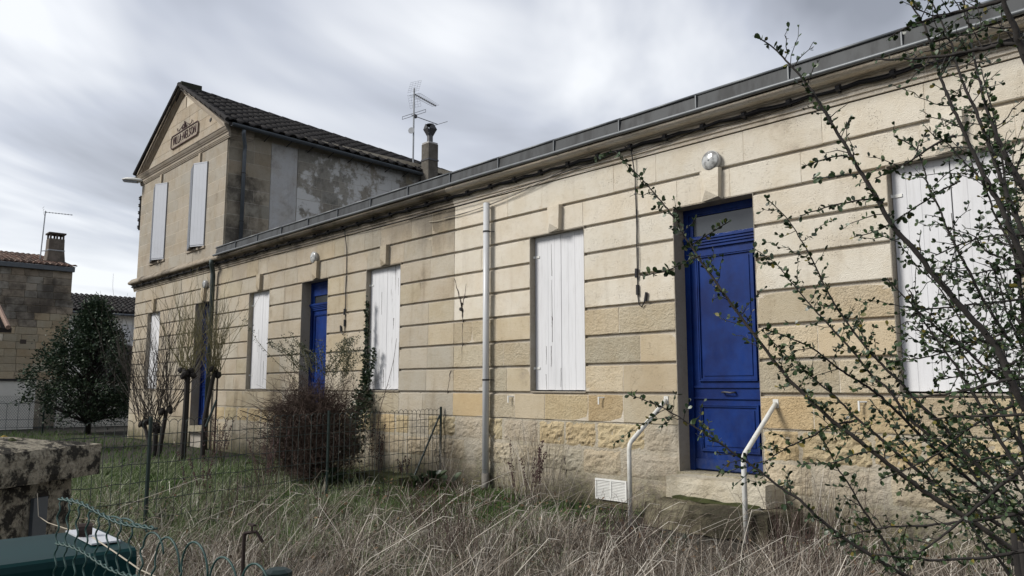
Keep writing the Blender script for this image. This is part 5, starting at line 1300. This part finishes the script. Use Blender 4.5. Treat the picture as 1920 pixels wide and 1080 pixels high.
for pts, dt, dr, r in CANES:
    n = len(pts); P3 = [at(x, y, dt + (dr - dt) * i / (n - 1)) for i, (x, y) in enumerate(pts)]
    sp = smooth_path(P3, 5); sp = [Vector(p) + Vector([rng.uniform(-.0014, .0014) for _ in range(3)]) for p in sp]
    MB().tube(sp, .0014, 6, r * .78).build('cane', M['bark_dark'] if r < .0105 else M['bark'], shrub, smooth=True)
    length = sum((sp[i + 1] - sp[i]).length for i in range(len(sp) - 1)); acc = 0; nxt = .004
    for i in range(len(sp) - 1):
        a, b = sp[i], sp[i + 1]; seg = (b - a).length; d = (b - a).normalized(); f = i / len(sp)
        acc += seg
        dep = max(.45, (a - CAM).dot(FW) / 2.25)
        while nxt < acc:
            p = a.lerp(b, 1 - (acc - nxt) / seg) ; nxt += rng.uniform(.007, .017)
            rv = Vector([rng.gauss(0, 1) for _ in range(3)]).normalized(); side = (rv - d * rv.dot(d)).normalized()
            out = (side - d * rng.uniform(.2, .9)).normalized()
            if rng.random() < (.46 if f > .12 else .12) and r > .0035:      # side twig with its own leaves
                L_ = rng.uniform(.03, .10) * (1 + (rng.random() < .18) * 1.1); q = p; m = max(2, int(L_ / .018)); tp = [p]
                for k in range(m): q = q + (out + Vector([rng.gauss(0, .22) for _ in range(3)])).normalized() * (L_ / m); tp.append(q)
                twig_mb.tube(tp, .0013, 4, .0007, cap=False)
                for k, t_ in enumerate(tp[1:]):
                    for _ in range(rng.choice((1, 2, 3, 3))):
                        dv = (out + Vector([rng.gauss(0, .8) for _ in range(3)])).normalized(); leafpos.append((t_, dv, rng.uniform(.0095, .0195) * dep))
                thorn_mb.tube([tp[-1], tp[-1] + out * .008], .0007, 3, .0001, cap=False)
            else:
                for _ in range(rng.choice((2, 3, 4))):
                    dv = (out + Vector([rng.gauss(0, .5) for _ in range(3)])).normalized(); leafpos.append((p + side * r * .2, dv, rng.uniform(.0105, .0225) * dep))
                if rng.random() < .5: thorn_mb.tube([p, p + side * rng.uniform(.010, .020) - d * .004], .0009, 3, .0001, cap=False)
for pt in [((1925, 1060), 2.2), ((1945, 900), 2.0), ((1940, 480), 1.6)]: pass
twig_mb.build('twigs', M['bark_dark'], shrub)['kind'] = 'stuff'; thorn_mb.build('thorns', M['bark_dark'], shrub)['kind'] = 'stuff'
leafpos.sort(key=lambda l: -l[2] / max(.3, (l[0] - CAM).dot(FW)))
lm = leaf_mesh('leaf', M['leaf_shrub'])
def inview(p):
    v = p - CAM; z = v.dot(FW); return abs(v.dot(RT) / z) < .66 and abs(v.dot(UP) / z) < .38
big = [l for l in leafpos if inview(l[0])][:300]; bigset = set(id(l) for l in big)
for p, dv, s in big:
    q = dv.to_track_quat('X', 'Z').to_euler(); instance(lm, 'leaf', p, shrub, (q.x + rng.uniform(-1.2, 1.2), q.y, q.z), (s * 1.12,) * 3)
rest = [l for l in leafpos if id(l) not in bigset]
leaves_np(np.array([tuple(l[0]) for l in rest]), np.array([tuple(l[1]) for l in rest]), np.array([l[2] for l in rest]), 'foliage', M['leaf_shrub'], shrub, 1.15)
for i in range(7): # lower stems down to the root
    a = at(1900 + 12 * i, 1000 + 15 * i, 2.0 + .06 * i); MB().tube([a, (a.x * .6 - .22, a.y * .6 - 2.1, .5), (-.55 + .05 * i, -5.35, -.02)], 0.008, 6, .013).build('stem', M['bark_dark'], shrub, smooth=True)

# generic twig grower
def grow(mb, p, d, L, r, levels, spread, rr, seg=4, up=.1, nchild=3, tips=None, rmin=.0012, nside=3):
    pts = [Vector(p)]; q = Vector(p); d = Vector(d).normalized()
    for k in range(seg):
        d = (d + Vector([rr.gauss(0, .12) for _ in range(3)]) + Vector((0, 0, up * .3))).normalized(); q = q + d * (L / seg); pts.append(q)
    mb.tube(pts, max(r, rmin), nside, max(r * .45, rmin * .8), cap=False)
    if levels > 0:
        for k in range(nchild):
            t = rr.uniform(.25, 1.0); i = min(int(t * seg), seg - 1); b = pts[i].lerp(pts[i + 1], t * seg - i)
            nd = (d + Vector([rr.gauss(0, spread) for _ in range(3)])).normalized(); grow(mb, b, nd, L * rr.uniform(.45, .75), r * .55, levels - 1, spread, rr, seg, up, nchild, tips, rmin, nside)
    if tips is not None: tips.append((pts[-1], d)); tips.append((pts[len(pts) // 2], d))

# evergreen tree at the left
rr = random.Random(11)
ev = empty('evergreen_tree', tuple(Vector((-27.2, -.30, 0))), "dense dark evergreen laurel tree before the old stone house", "tree")
eb = Vector((-27.2, -.30, 0))
MB().tube([eb, eb + Vector((.03, 0, .7)), eb + Vector((0, .05, 1.8)), eb + Vector((.02, 0, 3.2))], .10, 8, .03).build('trunk', M['bark_dark'], ev, smooth=True)
bm_ = MB(); PL = []; DL = []
clumps = []
for i in range(430):
    h = rr.random() ** .85; z = .40 + 3.62 * h
    prof = 1.62 * math.sin(math.pi * min(1, (h * .82 + .18))) ** .7 * (1.0 if h < .35 else 1 - (h - .35) * .72)
    a = rr.uniform(0, 2 * math.pi); rad = prof * rr.uniform(.25, 1.0) ** .6 * (1 + .18 * math.sin(3 * a + 2 * h))
    clumps.append((Vector((eb.x + rad * math.cos(a), eb.y + rad * math.sin(a), z)), rr.uniform(.14, .30)))
for c, s in clumps:
    a0 = eb + Vector((0, 0, max(.3, c.z - .9))); bm_.tube([a0, a0.lerp(c, .6) + Vector((0, 0, .05)), c], .018, 4, .005, cap=False)
    n = int(52 * s / .2)
    P = nrng.normal(size=(n, 3)) * s * .55 + np.array(c); PL.append(P)
    DD = (P - np.array((eb.x, eb.y, c.z - .3))); DL.append(DD / (np.linalg.norm(DD, axis=1, keepdims=True) + 1e-6) + nrng.normal(size=(n, 3)) * .7)
bm_.build('branches', M['bark_dark'], ev); P = np.concatenate(PL); Dv = np.concatenate(DL)
leaves_np(P, Dv, nrng.uniform(.06, .115, len(P)), 'crown', M['leaf_laurel'], ev, .95)

# bare pollard trees in front of the villa
def pollard(name, label, trunks, nshoot, Ls, mt, seed, lean=.25, bushy=False):
    rr = random.Random(seed); b0 = trunks[0][0][0]; e = empty(name, (b0[0], b0[1], 0), label, 'tree', 'bare pollarded trees before the villa')
    sh_ = MB(); 
    for pts, r in trunks:
        MB().tube([Vector(p) for p in smooth_path(pts, 3)], r, 8, r * .8).build('trunk', M['bark_dark'], e, smooth=False)
        top = Vector(pts[-1]); kb = MB()
        for k in range(7): kb.lathe(top + Vector([rr.uniform(-.1, .1), rr.uniform(-.1, .1), rr.uniform(-.1, .08)]), (rr.uniform(-1, 1), rr.uniform(-1, 1), 1), [(-.06, .02), (-.02, r * .9), (.03, r * .95), (.07, .02)], 7)
        kb.build('knuckle', M['bark_dark'], e)
        for k in range(nshoot):
            a = rr.uniform(0, 2 * math.pi); s = rr.random() ** .6 * lean * 2; d = Vector((math.cos(a) * s, math.sin(a) * s, 1)).normalized()
            st = top + Vector([rr.uniform(-.13, .13), rr.uniform(-.13, .13), rr.uniform(-.08, .12)])
            grow(sh_, st, d, Ls * rr.uniform(.5, 1.05), .0085, 1, .28, rr, 5, .25, 3, None, .0028)
    sh_.build('shoots', mt, e)['kind'] = 'stuff'
t0 = at(352, 700, 15.6); g0 = Vector((t0.x - .05, t0.y, 0)); t1 = at(402, 698, 15.9); g1 = Vector((t1.x + -.15, t1.y - .1, 0))
pollard('pollarded_tree', "bare pollarded tree with two knobbly trunks beside the villa door", [([g0, (g0.x + .04, g0.y, .7), (t0.x, t0.y, 1.25), t0], .068), ([g1, (g1.x + .02, g1.y, .8), t1], .052)], 34, 1.35, M['twig_olive'], 5, .30)
t2 = at(292, 800, 16.5); t3 = at(312, 770, 16.4); t4 = at(270, 790, 16.9)
pollard('coppiced_tree', "bare coppiced tree with many curved thin stems at the villa corner", [([(t2.x, t2.y, 0), (t2.x + .02, t2.y, .4), t2], .06), ([(t2.x + .12, t2.y + .05, 0), t3], .05), ([(t2.x - .15, t2.y, 0), t4], .045)], 26, 2.0, M['bark'], 9, .42)

# purple-brown bramble bush with olive shoots above it
rr = random.Random(21)
bb = at(598, 860, 11.6); bb = Vector((bb.x - .08, bb.y - .08, 0))
bs = empty('bramble_bush', tuple(bb), "dense purple-brown twiggy bush with olive leafy shoots before the middle door", "bush")
mb = MB(); mb2 = MB(); tips = []
for i in range(560):
    a = rr.uniform(0, 2 * math.pi); el_ = rr.uniform(.15, 1.2); d = Vector((math.cos(a) * math.cos(el_), math.sin(a) * math.cos(el_), math.sin(el_)))
    st = bb + Vector((rr.gauss(0, .22), rr.gauss(0, .22), rr.uniform(.05, 1.15)))
    grow(mb, st, d, rr.uniform(.28, .60), .006, 2, .55, rr, 3, -.15, 4, None, .0016)
mb.build('twigs', M['bark_purple'], bs)['kind'] = 'stuff'
hull = MB()
for i in range(9): hull.tube([bb + Vector((rr.gauss(0, .12), rr.gauss(0, .12), 0)), bb + Vector((rr.gauss(0, .3), rr.gauss(0, .3), .6)), bb + Vector((rr.gauss(0, .45), rr.gauss(0, .4), 1.1))], .016, 5, .006)
hull.build('stems', M['bark_dark'], bs)
n = 26000; P = nrng.normal(size=(n, 3)); P /= np.linalg.norm(P, axis=1, keepdims=True); P *= (nrng.random((n, 1)) ** .4); P = P * np.array([.58, .58, .70]) + np.array([bb.x, bb.y, .78])
P = P[P[:, 2] > .03]
leaves_np(P, nrng.normal(size=P.shape), nrng.uniform(.014, .032, len(P)), 'dead_leaves', M['bark_purple'], bs, .9)
sh_ = MB(); P = []; D_ = []
for (px, py, px2, py2, k) in ((560, 690, 525, 640, 6), (590, 680, 560, 632, 6), (640, 690, 660, 640, 8), (650, 700, 690, 660, 3), (610, 690, 600, 650, 5), (560, 700, 470, 600, 1), (630, 690, 655, 625, 6)):
    for j in range(k):
        a, b = at(px + rr.uniform(-14, 14), py + rr.uniform(0, 20), 11.6 + rr.uniform(-.3, .3)), at(px2 + rr.uniform(-22, 22), py2 + rr.uniform(-12, 20), 11.6 + rr.uniform(-.5, .5))
        m_ = a.lerp(b, .5) + Vector((rr.gauss(0, .04), rr.gauss(0, .04), .05)); pts = smooth_path([a, m_, b], 8); sh_.tube(pts, .005, 4, .002, cap=False)
        for q in pts:
            for _ in range(7): P.append(np.array(q) + nrng.normal(size=3) * .022); D_.append(nrng.normal(size=3) + np.array([0, 0, .5]))
sh_.build('shoots', M['twig_olive'], bs); leaves_np(np.array(P), np.array(D_), nrng.uniform(.015, .032, len(P)), 'shoot_leaves', M['leaf_cot'], bs)
# ivy on the jamb
iv = empty('ivy', (-11.3, -.25, 0), "dark ivy climbing the left jamb of the shutters above the bush", "climber")
P = []; D_ = []; st = MB()
path = [((-11.76, .0, 2.95), .02), ((-11.74, -.0, 2.7), .035), ((-11.74, -.01, 2.2), .05), ((-11.72, -.02, 1.7), .08), ((-11.68, -.06, 1.4), .14), ((-11.62, -.16, 1.15), .22), ((-11.6, -.30, .9), .27), ((-11.5, -.42, .6), .30), ((-11.45, -.5, .3), .3)]
st.tube([p for p, _ in path], .012, 5, .02); st.tube([(-11.70, -.03, 1.4), (-11.58, -.03, 1.75), (-11.48, -.03, 2.1)], .006, 4, .003)
st.build('stems', M['bark_dark'], iv)
for (p, w), (q, w2) in zip(path[:-1], path[1:]):
    k = int(330 * (w + w2) * 3)
    for _ in range(k): t = rr.random(); c = np.array(p) * (1 - t) + np.array(q) * t; ww = w * (1 - t) + w2 * t; P.append(c + nrng.normal(size=3) * np.array([ww * .55, ww * .3, .06]) - np.array([0, .02, 0])); D_.append(nrng.normal(size=3) * .7 + np.array([0, -.8, -.3]))
for _ in range(150): t = rr.random(); P.append(np.array([-11.70 + .22 * t, -.03, 1.4 + .7 * t]) + nrng.normal(size=3) * .03); D_.append(nrng.normal(size=3) + np.array([0, -.6, 0]))
P = np.array(P); P[:, 1] = np.minimum(P[:, 1], -.012)
leaves_np(P, np.array(D_), nrng.uniform(.035, .075, len(P)), 'foliage', M['leaf_ivy'], iv, 1.3)
# hanging bramble runner over the shutter
rn = MB().tube(smooth_path([(-10.98, -.3, .3), (-11.05, -.2, 1.0), (-11.0, -.08, 1.5), (-10.90, -.04, 1.9), (-10.84, -.03, 2.25)], 5), .006, 4, .003).build('bramble_runner', M['bark_purple'], None); tag(rn, "single thin bramble runner leaning over the right leaf of the ivy-edged shutters", 'bramble')

# red-brown dock stalks
def dock(pos, h, n, label, seed, spread=.16):
    rr = random.Random(seed); e = empty('dock_stalks', (pos[0], pos[1], 0), label, 'weed', 'dry red-brown dock stalks in the grass')
    mb = MB(); seeds = MB()
    for i in range(n):
        a = rr.uniform(0, 6.28); b = Vector((pos[0] + rr.gauss(0, .08), pos[1] + rr.gauss(0, .08), 0)); t = b + Vector((math.cos(a) * spread * rr.random(), math.sin(a) * spread * rr.random(), h * rr.uniform(.65, 1.05)))
        mb.tube([b, b.lerp(t, .5) + Vector((rr.gauss(0, .02), rr.gauss(0, .02), 0)), t], .004, 4, .002)
        for k in range(26):
            u = rr.uniform(.45, 1); c = b.lerp(t, u); seeds.obox(c + Vector((rr.gauss(0, .010), rr.gauss(0, .010), 0)), (.0045, .002, 0), (-.002, .0045, .002), (0, .0015, .006))
    mb.build('stalks', M['dock'], e); seeds.build('seed_heads', M['dock'], e)['kind'] = 'stuff'
dock((-9.75, -2.75), .95, 10, "reddish dock stalks in the grass left of the dark bush", 1, .3)
dock((-10.35, -.75), .95, 8, "reddish dock stalks against the wall behind the arched fence", 2)
dock((-9.95, -.5), .5, 5, "short reddish dock stalks near the fence end post", 3)
dock((-6.9, -.75), .85, 11, "tall reddish dock stalks below the middle white shutters", 4, .3)
dock((-9.6, -3.6), .75, 6, "dark leaning dock stalks in the grass behind the stone pillar", 5, .35)
dock((-16.2, -.8), .95, 12, "reddish stalks at the foot of the green grey downpipe", 6, .4)
dock((-15.0, -1.2), .8, 12, "thicket of reddish stalks below the first white shutters", 8, .5)
# tall reeds and dry grasses by the wall
def stems_clump(pos, n, h, mt, label, seed, w=.3, name='dry_grass_clump'):
    rr = random.Random(seed); mb = MB()
    for i in range(n):
        b = Vector((pos[0] + rr.gauss(0, w * .35), pos[1] + rr.gauss(0, w * .35), 0)); a = rr.uniform(0, 6.28); l = h * rr.uniform(.5, 1.1); s = rr.random() * .5
        t = b + Vector((math.cos(a) * l * s, math.sin(a) * l * s, l * math.sqrt(1 - s * s * .5))); m_ = b.lerp(t, .5) + Vector((0, 0, l * .08))
        mb.tube([b, m_, t, t + (t - m_) * .3 - Vector((0, 0, l * .10))], .0022, 3, .0009, cap=False)
    o = mb.build(name, mt, None); tag(o, label, 'grass clump'); return o
stems_clump((-7.15, -.45), 120, .95, M['grass_dry'], "tall thin dry stems standing against the plinth right of the downpipe", 31, .55)
stems_clump((-9.3, -.22), 60, .9, M['grass_dry'], "dry stems around the foot of the fence end post", 32, .3)
stems_clump((-3.3, -.6), 120, .7, M['grass_dry'], "tangled dry stems right of the doorstep", 33, .8)
# broad-leaved plant
def broadleaf(pos, n, s, label, seed):
    rr = random.Random(seed); e = empty('broadleaf_plant', (pos[0], pos[1], 0), label, 'plant', 'low broad-leaved plants'); lmm = leaf_mesh('leaf', M['leaf_ivy'], aspect=.6, fold=.5)
    for i in range(n):
        a = rr.uniform(0, 6.28); d = Vector((math.cos(a), math.sin(a), rr.uniform(.2, 1.2))).normalized(); q = d.to_track_quat('X', 'Z').to_euler()
        instance(lmm, 'leaf', (pos[0] + rr.gauss(0, .1), pos[1] + rr.gauss(0, .1), rr.uniform(0.02, .16)), e, tuple(q), (s * rr.uniform(.7, 1.2),) * 3)
broadleaf((-9.0, -.75), 34, .22, "dark broad-leaved plant at the foot of the fence end post", 41)
broadleaf((-10.0, -1.6), 16, .26, "pale green broad-leaved plant in front of the dark bush", 42)
ms_ = lumpy(-10.6, -9.35, -.95, -.6, 0, .17, .03, 44, 16, 3).build('mossy_kerb', M['moss'], None); tag(ms_, "low kerb covered in yellow green moss below the arched fence", 'kerb')
# tap standpipe in the grass
tp_ = empty('garden_tap', (-5.9, -4.35, 0), "rusty garden standpipe tap standing in the dry foreground grass", "tap")
tq = at(458, 1000, 4.6); WPOS[tp_.name] = Vector((tq.x, tq.y, 0)); tp_.location = (tq.x, tq.y, 0)
MB().tube([(tq.x, tq.y, 0), (tq.x, tq.y, tq.z)], .012, 8).build('standpipe', M['rust'], tp_)
MB().tube([(tq.x, tq.y, tq.z), (tq.x + .05, tq.y + .05, tq.z + .01), (tq.x + .08, tq.y + .08, tq.z - .05)], .010, 8).box(tq.x + .0, tq.x + .07, tq.y + .02, tq.y + .04, tq.z + .045, tq.z + .055).tube([(tq.x + .035, tq.y + .03, tq.z), (tq.x + .035, tq.y + .03, tq.z + .05)], .007, 5).build('tap', M['rust'], tp_)

# ------------------------------------------------------------------ grass
def blades(n, sampler, h, w, lean, mat, name, label, bias=(0.25, 0.27), seg=3):
    X, Y = sampler(n); n = len(X); hh = h * nrng.uniform(.45, 1.15, n)
    dist = np.hypot(X - CAM.x, Y - CAM.y); ww = w * nrng.uniform(.6, 1.3, n) * np.clip(dist / 6, .6, 2.2)
    a = nrng.uniform(0, 2 * np.pi, n); s = np.abs(nrng.normal(0, lean, n)); dx = np.cos(a) * s + bias[0] * nrng.random(n); dy = np.sin(a) * s + bias[1] * nrng.random(n)
    if getattr(sampler, 'rad', None) is not None: dx = dx * .5 + sampler.rad[:, 0] * lean; dy = dy * .5 + sampler.rad[:, 1] * lean; hh = hh * sampler.hs; s = np.hypot(dx, dy)
    hh = hh * np.clip(.45 + (-Y) * .22, .5, 1.0)
    droop = nrng.uniform(.0, .95, n) ** 1.3; wa = nrng.uniform(0, np.pi, n); wx, wy = np.cos(wa), np.sin(wa)
    V = np.zeros((n, seg * 2 + 1, 3)); 
    for k in range(seg + 1):
        t = k / seg; nrm = np.sqrt(1 + (dx * t) ** 2 + (dy * t) ** 2)
        cx_ = X + hh * dx * t ** 1.5; cy_ = Y + hh * dy * t ** 1.5; cz_ = hh * (t - droop * t ** 3) / (1 + .35 * s) 
        wk = ww * (1 - t) * .5
        if k < seg:
            V[:, 2 * k, 0] = cx_ - wx * wk; V[:, 2 * k, 1] = cy_ - wy * wk; V[:, 2 * k, 2] = cz_
            V[:, 2 * k + 1, 0] = cx_ + wx * wk; V[:, 2 * k + 1, 1] = cy_ + wy * wk; V[:, 2 * k + 1, 2] = cz_
        else: V[:, 2 * k, 0] = cx_; V[:, 2 * k, 1] = cy_; V[:, 2 * k, 2] = cz_
    V[:, :, 1] = np.minimum(V[:, :, 1], -.03)
    F = []
    for k in range(seg - 1): F += [(2 * k, 2 * k + 1, 2 * k + 2), (2 * k + 1, 2 * k + 3, 2 * k + 2)]
    F.append((2 * seg - 2, 2 * seg - 1, 2 * seg)); F = np.array(F)
    FF = (F[None] + (np.arange(n) * (2 * seg + 1))[:, None, None]).reshape(-1, 3)
    o = np_mesh(name, V.reshape(-1, 3), FF, mat); tag(o, label, None, None, 'stuff'); return o
def tufts(base, per, rad):
    def f(n):
        X, Y = base(max(1, n // per)); k = len(X); m = per
        r = np.abs(nrng.normal(0, rad, (k, m))); a = nrng.uniform(0, 2 * np.pi, (k, m))
        XX = (X[:, None] + r * np.cos(a)).ravel(); YY = (Y[:, None] + r * np.sin(a)).ravel()
        f.rad = np.stack([np.cos(a).ravel(), np.sin(a).ravel()], 1) * np.clip(r / rad, .2, 1.6).ravel()[:, None]
        ta = nrng.uniform(0, 2 * np.pi, k); tl = nrng.uniform(0, .55, k); f.rad += np.repeat(np.stack([np.cos(ta) * tl, np.sin(ta) * tl], 1), m, axis=0)
        f.hs = np.repeat(nrng.uniform(.6, 1.15, k), m)
        return XX, YY
    f.rad = None; return f
def polar(d0, d1, a0, a1, power=1.0, test=None, clump=0.0):
    def f(n):
        n2 = n * 3; dd = d0 + (d1 - d0) * nrng.random(n2) ** power; a = np.radians(nrng.uniform(a0, a1, n2))
        X = CAM.x - np.sin(a) * dd; Y = CAM.y + np.cos(a) * dd
        k = Y < -.04
        if clump:
            g = np.sin(X * 3.1 + np.sin(Y * 2.3) * 1.5) * np.sin(Y * 3.7 + np.sin(X * 1.9) * 1.7) ; k &= (g > nrng.uniform(-1, 1, n2) * (1.2 - clump) - .1)
        if test is not None: k &= test(X, Y)
        X, Y = X[k], Y[k]; return X[:n], Y[:n]
    return f
inpatch = lambda X, Y: ((X + 7.45) / 1.5) ** 2 + ((Y + 1.25) / 1.0) ** 2 < 1
notstep = lambda X, Y: ~((X > -5.5) & (X < -3.6) & (Y > -1.15))
fore = lambda X, Y: notstep(X, Y) & ~inpatch(X, Y) & ~((X < -5.5) & (Y > -.9)) & (np.hypot(X, Y + 7.5) < 7.2 + .6 * np.sin(X * 2))
blades(30000, tufts(polar(2.9, 8.0, 2, 96, .8, fore, .3), 30, .085), .56, .0088, .62, M['grass_dry'], 'dry_grass', "tangled tall dry straw-coloured grass across the foreground", seg=4)
blades(16000, tufts(polar(2.7, 9.0, 2, 94, .8, lambda X, Y: notstep(X, Y) & ~inpatch(X, Y), .2), 20, .12), .34, .0080, 1.1, M['grass_dry'], 'matted_grass', "short matted dead grass between the taller stems")
blades(36000, tufts(polar(5.6, 15.5, 44, 97, .8, lambda X, Y: ~inpatch(X, Y), .3), 36, .09), .40, .0070, .70, M['grass_mix'], 'fading_grass', "half green half dry grass filling the left and middle of the garden", seg=4)
blades(16000, tufts(polar(5.6, 15, 46, 97, .8, None, .1), 34, .10), .26, .0075, .6, M['grass_green'], 'green_tufts', "fresh green grass tufts between the dry stems left of centre", seg=4)
blades(7000, tufts(polar(5.0, 12, 44, 95, .8, None, .3), 30, .09), .46, .0070, .7, M['grass_dry'], 'straw_tufts', "straw tufts scattered in the greener grass", seg=4)
blades(15000, polar(10, 30, 60, 100, .8), .24, .007, .5, M['grass_green'], 'far_grass', "green grass strip before the far fence and trees")
blades(16000, polar(5, 12, 20, 75, 1, inpatch), .20, .0055, .45, M['grass_green'], 'green_grass', "fresh bright green grass patch at the foot of the white downpipe")
blades(14000, polar(4, 16, 2, 85, 1, lambda X, Y: (Y > -1.1) & notstep(X, Y)), .30, .0065, .7, M['grass_green'], 'wall_grass', "sparse mixed grass along the bottom of the plinth")
# individual long bright stalks
rr = random.Random(91); mb = MB()
for i in range(1100):
    dd = rr.uniform(2.8, 8.5); a = R(rr.uniform(8, 92)); b = Vector((CAM.x - math.sin(a) * dd, CAM.y + math.cos(a) * dd, 0))
    if b.y > -.3: continue
    l = rr.uniform(.35, .72) * min(1, .5 - b.y * .2); s = rr.gauss(.35, .5); t = b + Vector((.68 * s * l, .73 * s * l, l * .9)); m_ = b.lerp(t, .5) + Vector((-.03 * s, -.03 * s, .06))
    mb.tube([b, m_, t, t + Vector((.05 * (1 if s > 0 else -1), .05 * (1 if s > 0 else -1), -.01))], .0026, 3, .0014, cap=False)
o = mb.build('grass_stalks', M['grass_dry'], None); tag(o, "long pale seed stalks standing above the tangled grass", None, None, 'stuff')

# broad-bladed weeds and dead leaf litter that break up the grass
blades(2600, tufts(polar(3.0, 10, 4, 92, .8, notstep, .1), 13, .05), .26, .026, .75, M['leaf_ivy'], 'weeds', "low dark broad-bladed weeds between the grass tufts", seg=4)
blades(1800, tufts(polar(3.0, 10, 4, 92, .8, notstep, .1), 9, .05), .30, .022, .9, M['grass_mix'], 'broad_grass', "broad pale green blades scattered through the straw", seg=4)
X_, Y_ = polar(2.8, 12, 2, 95, .8, notstep)(5000)
P_ = np.stack([X_, Y_, nrng.uniform(.01, .16, len(X_))], 1); o_ = leaves_np(P_, nrng.normal(size=P_.shape) * np.array([1, 1, .4]), nrng.uniform(.02, .055, len(P_)), 'leaf_litter', M['dead_leaf'], None, 1.1); tag(o_, "dead brown leaves caught in the grass")

for (qx, qy, n_, h_, lab, sd_) in ((-5.2, -3.3, 90, .62, "reddish brown dead stems in the foreground below the vent grille", 61), (-4.1, -2.4, 80, .55, "dark dead stems in the foreground in front of the doorstep", 62), (-6.6, -2.6, 80, .6, "brown dead stem clump left of centre in the foreground grass", 63),
                               (-7.9, -3.9, 70, .6, "brown dead stem clump in front of the wire fence", 64), (-2.9, -1.9, 90, .6, "dark dead stems under the thorny shrub", 65)):
    o_ = stems_clump((qx, qy), n_, h_, M['dock'], lab, sd_, .55, 'dead_stem_clump')
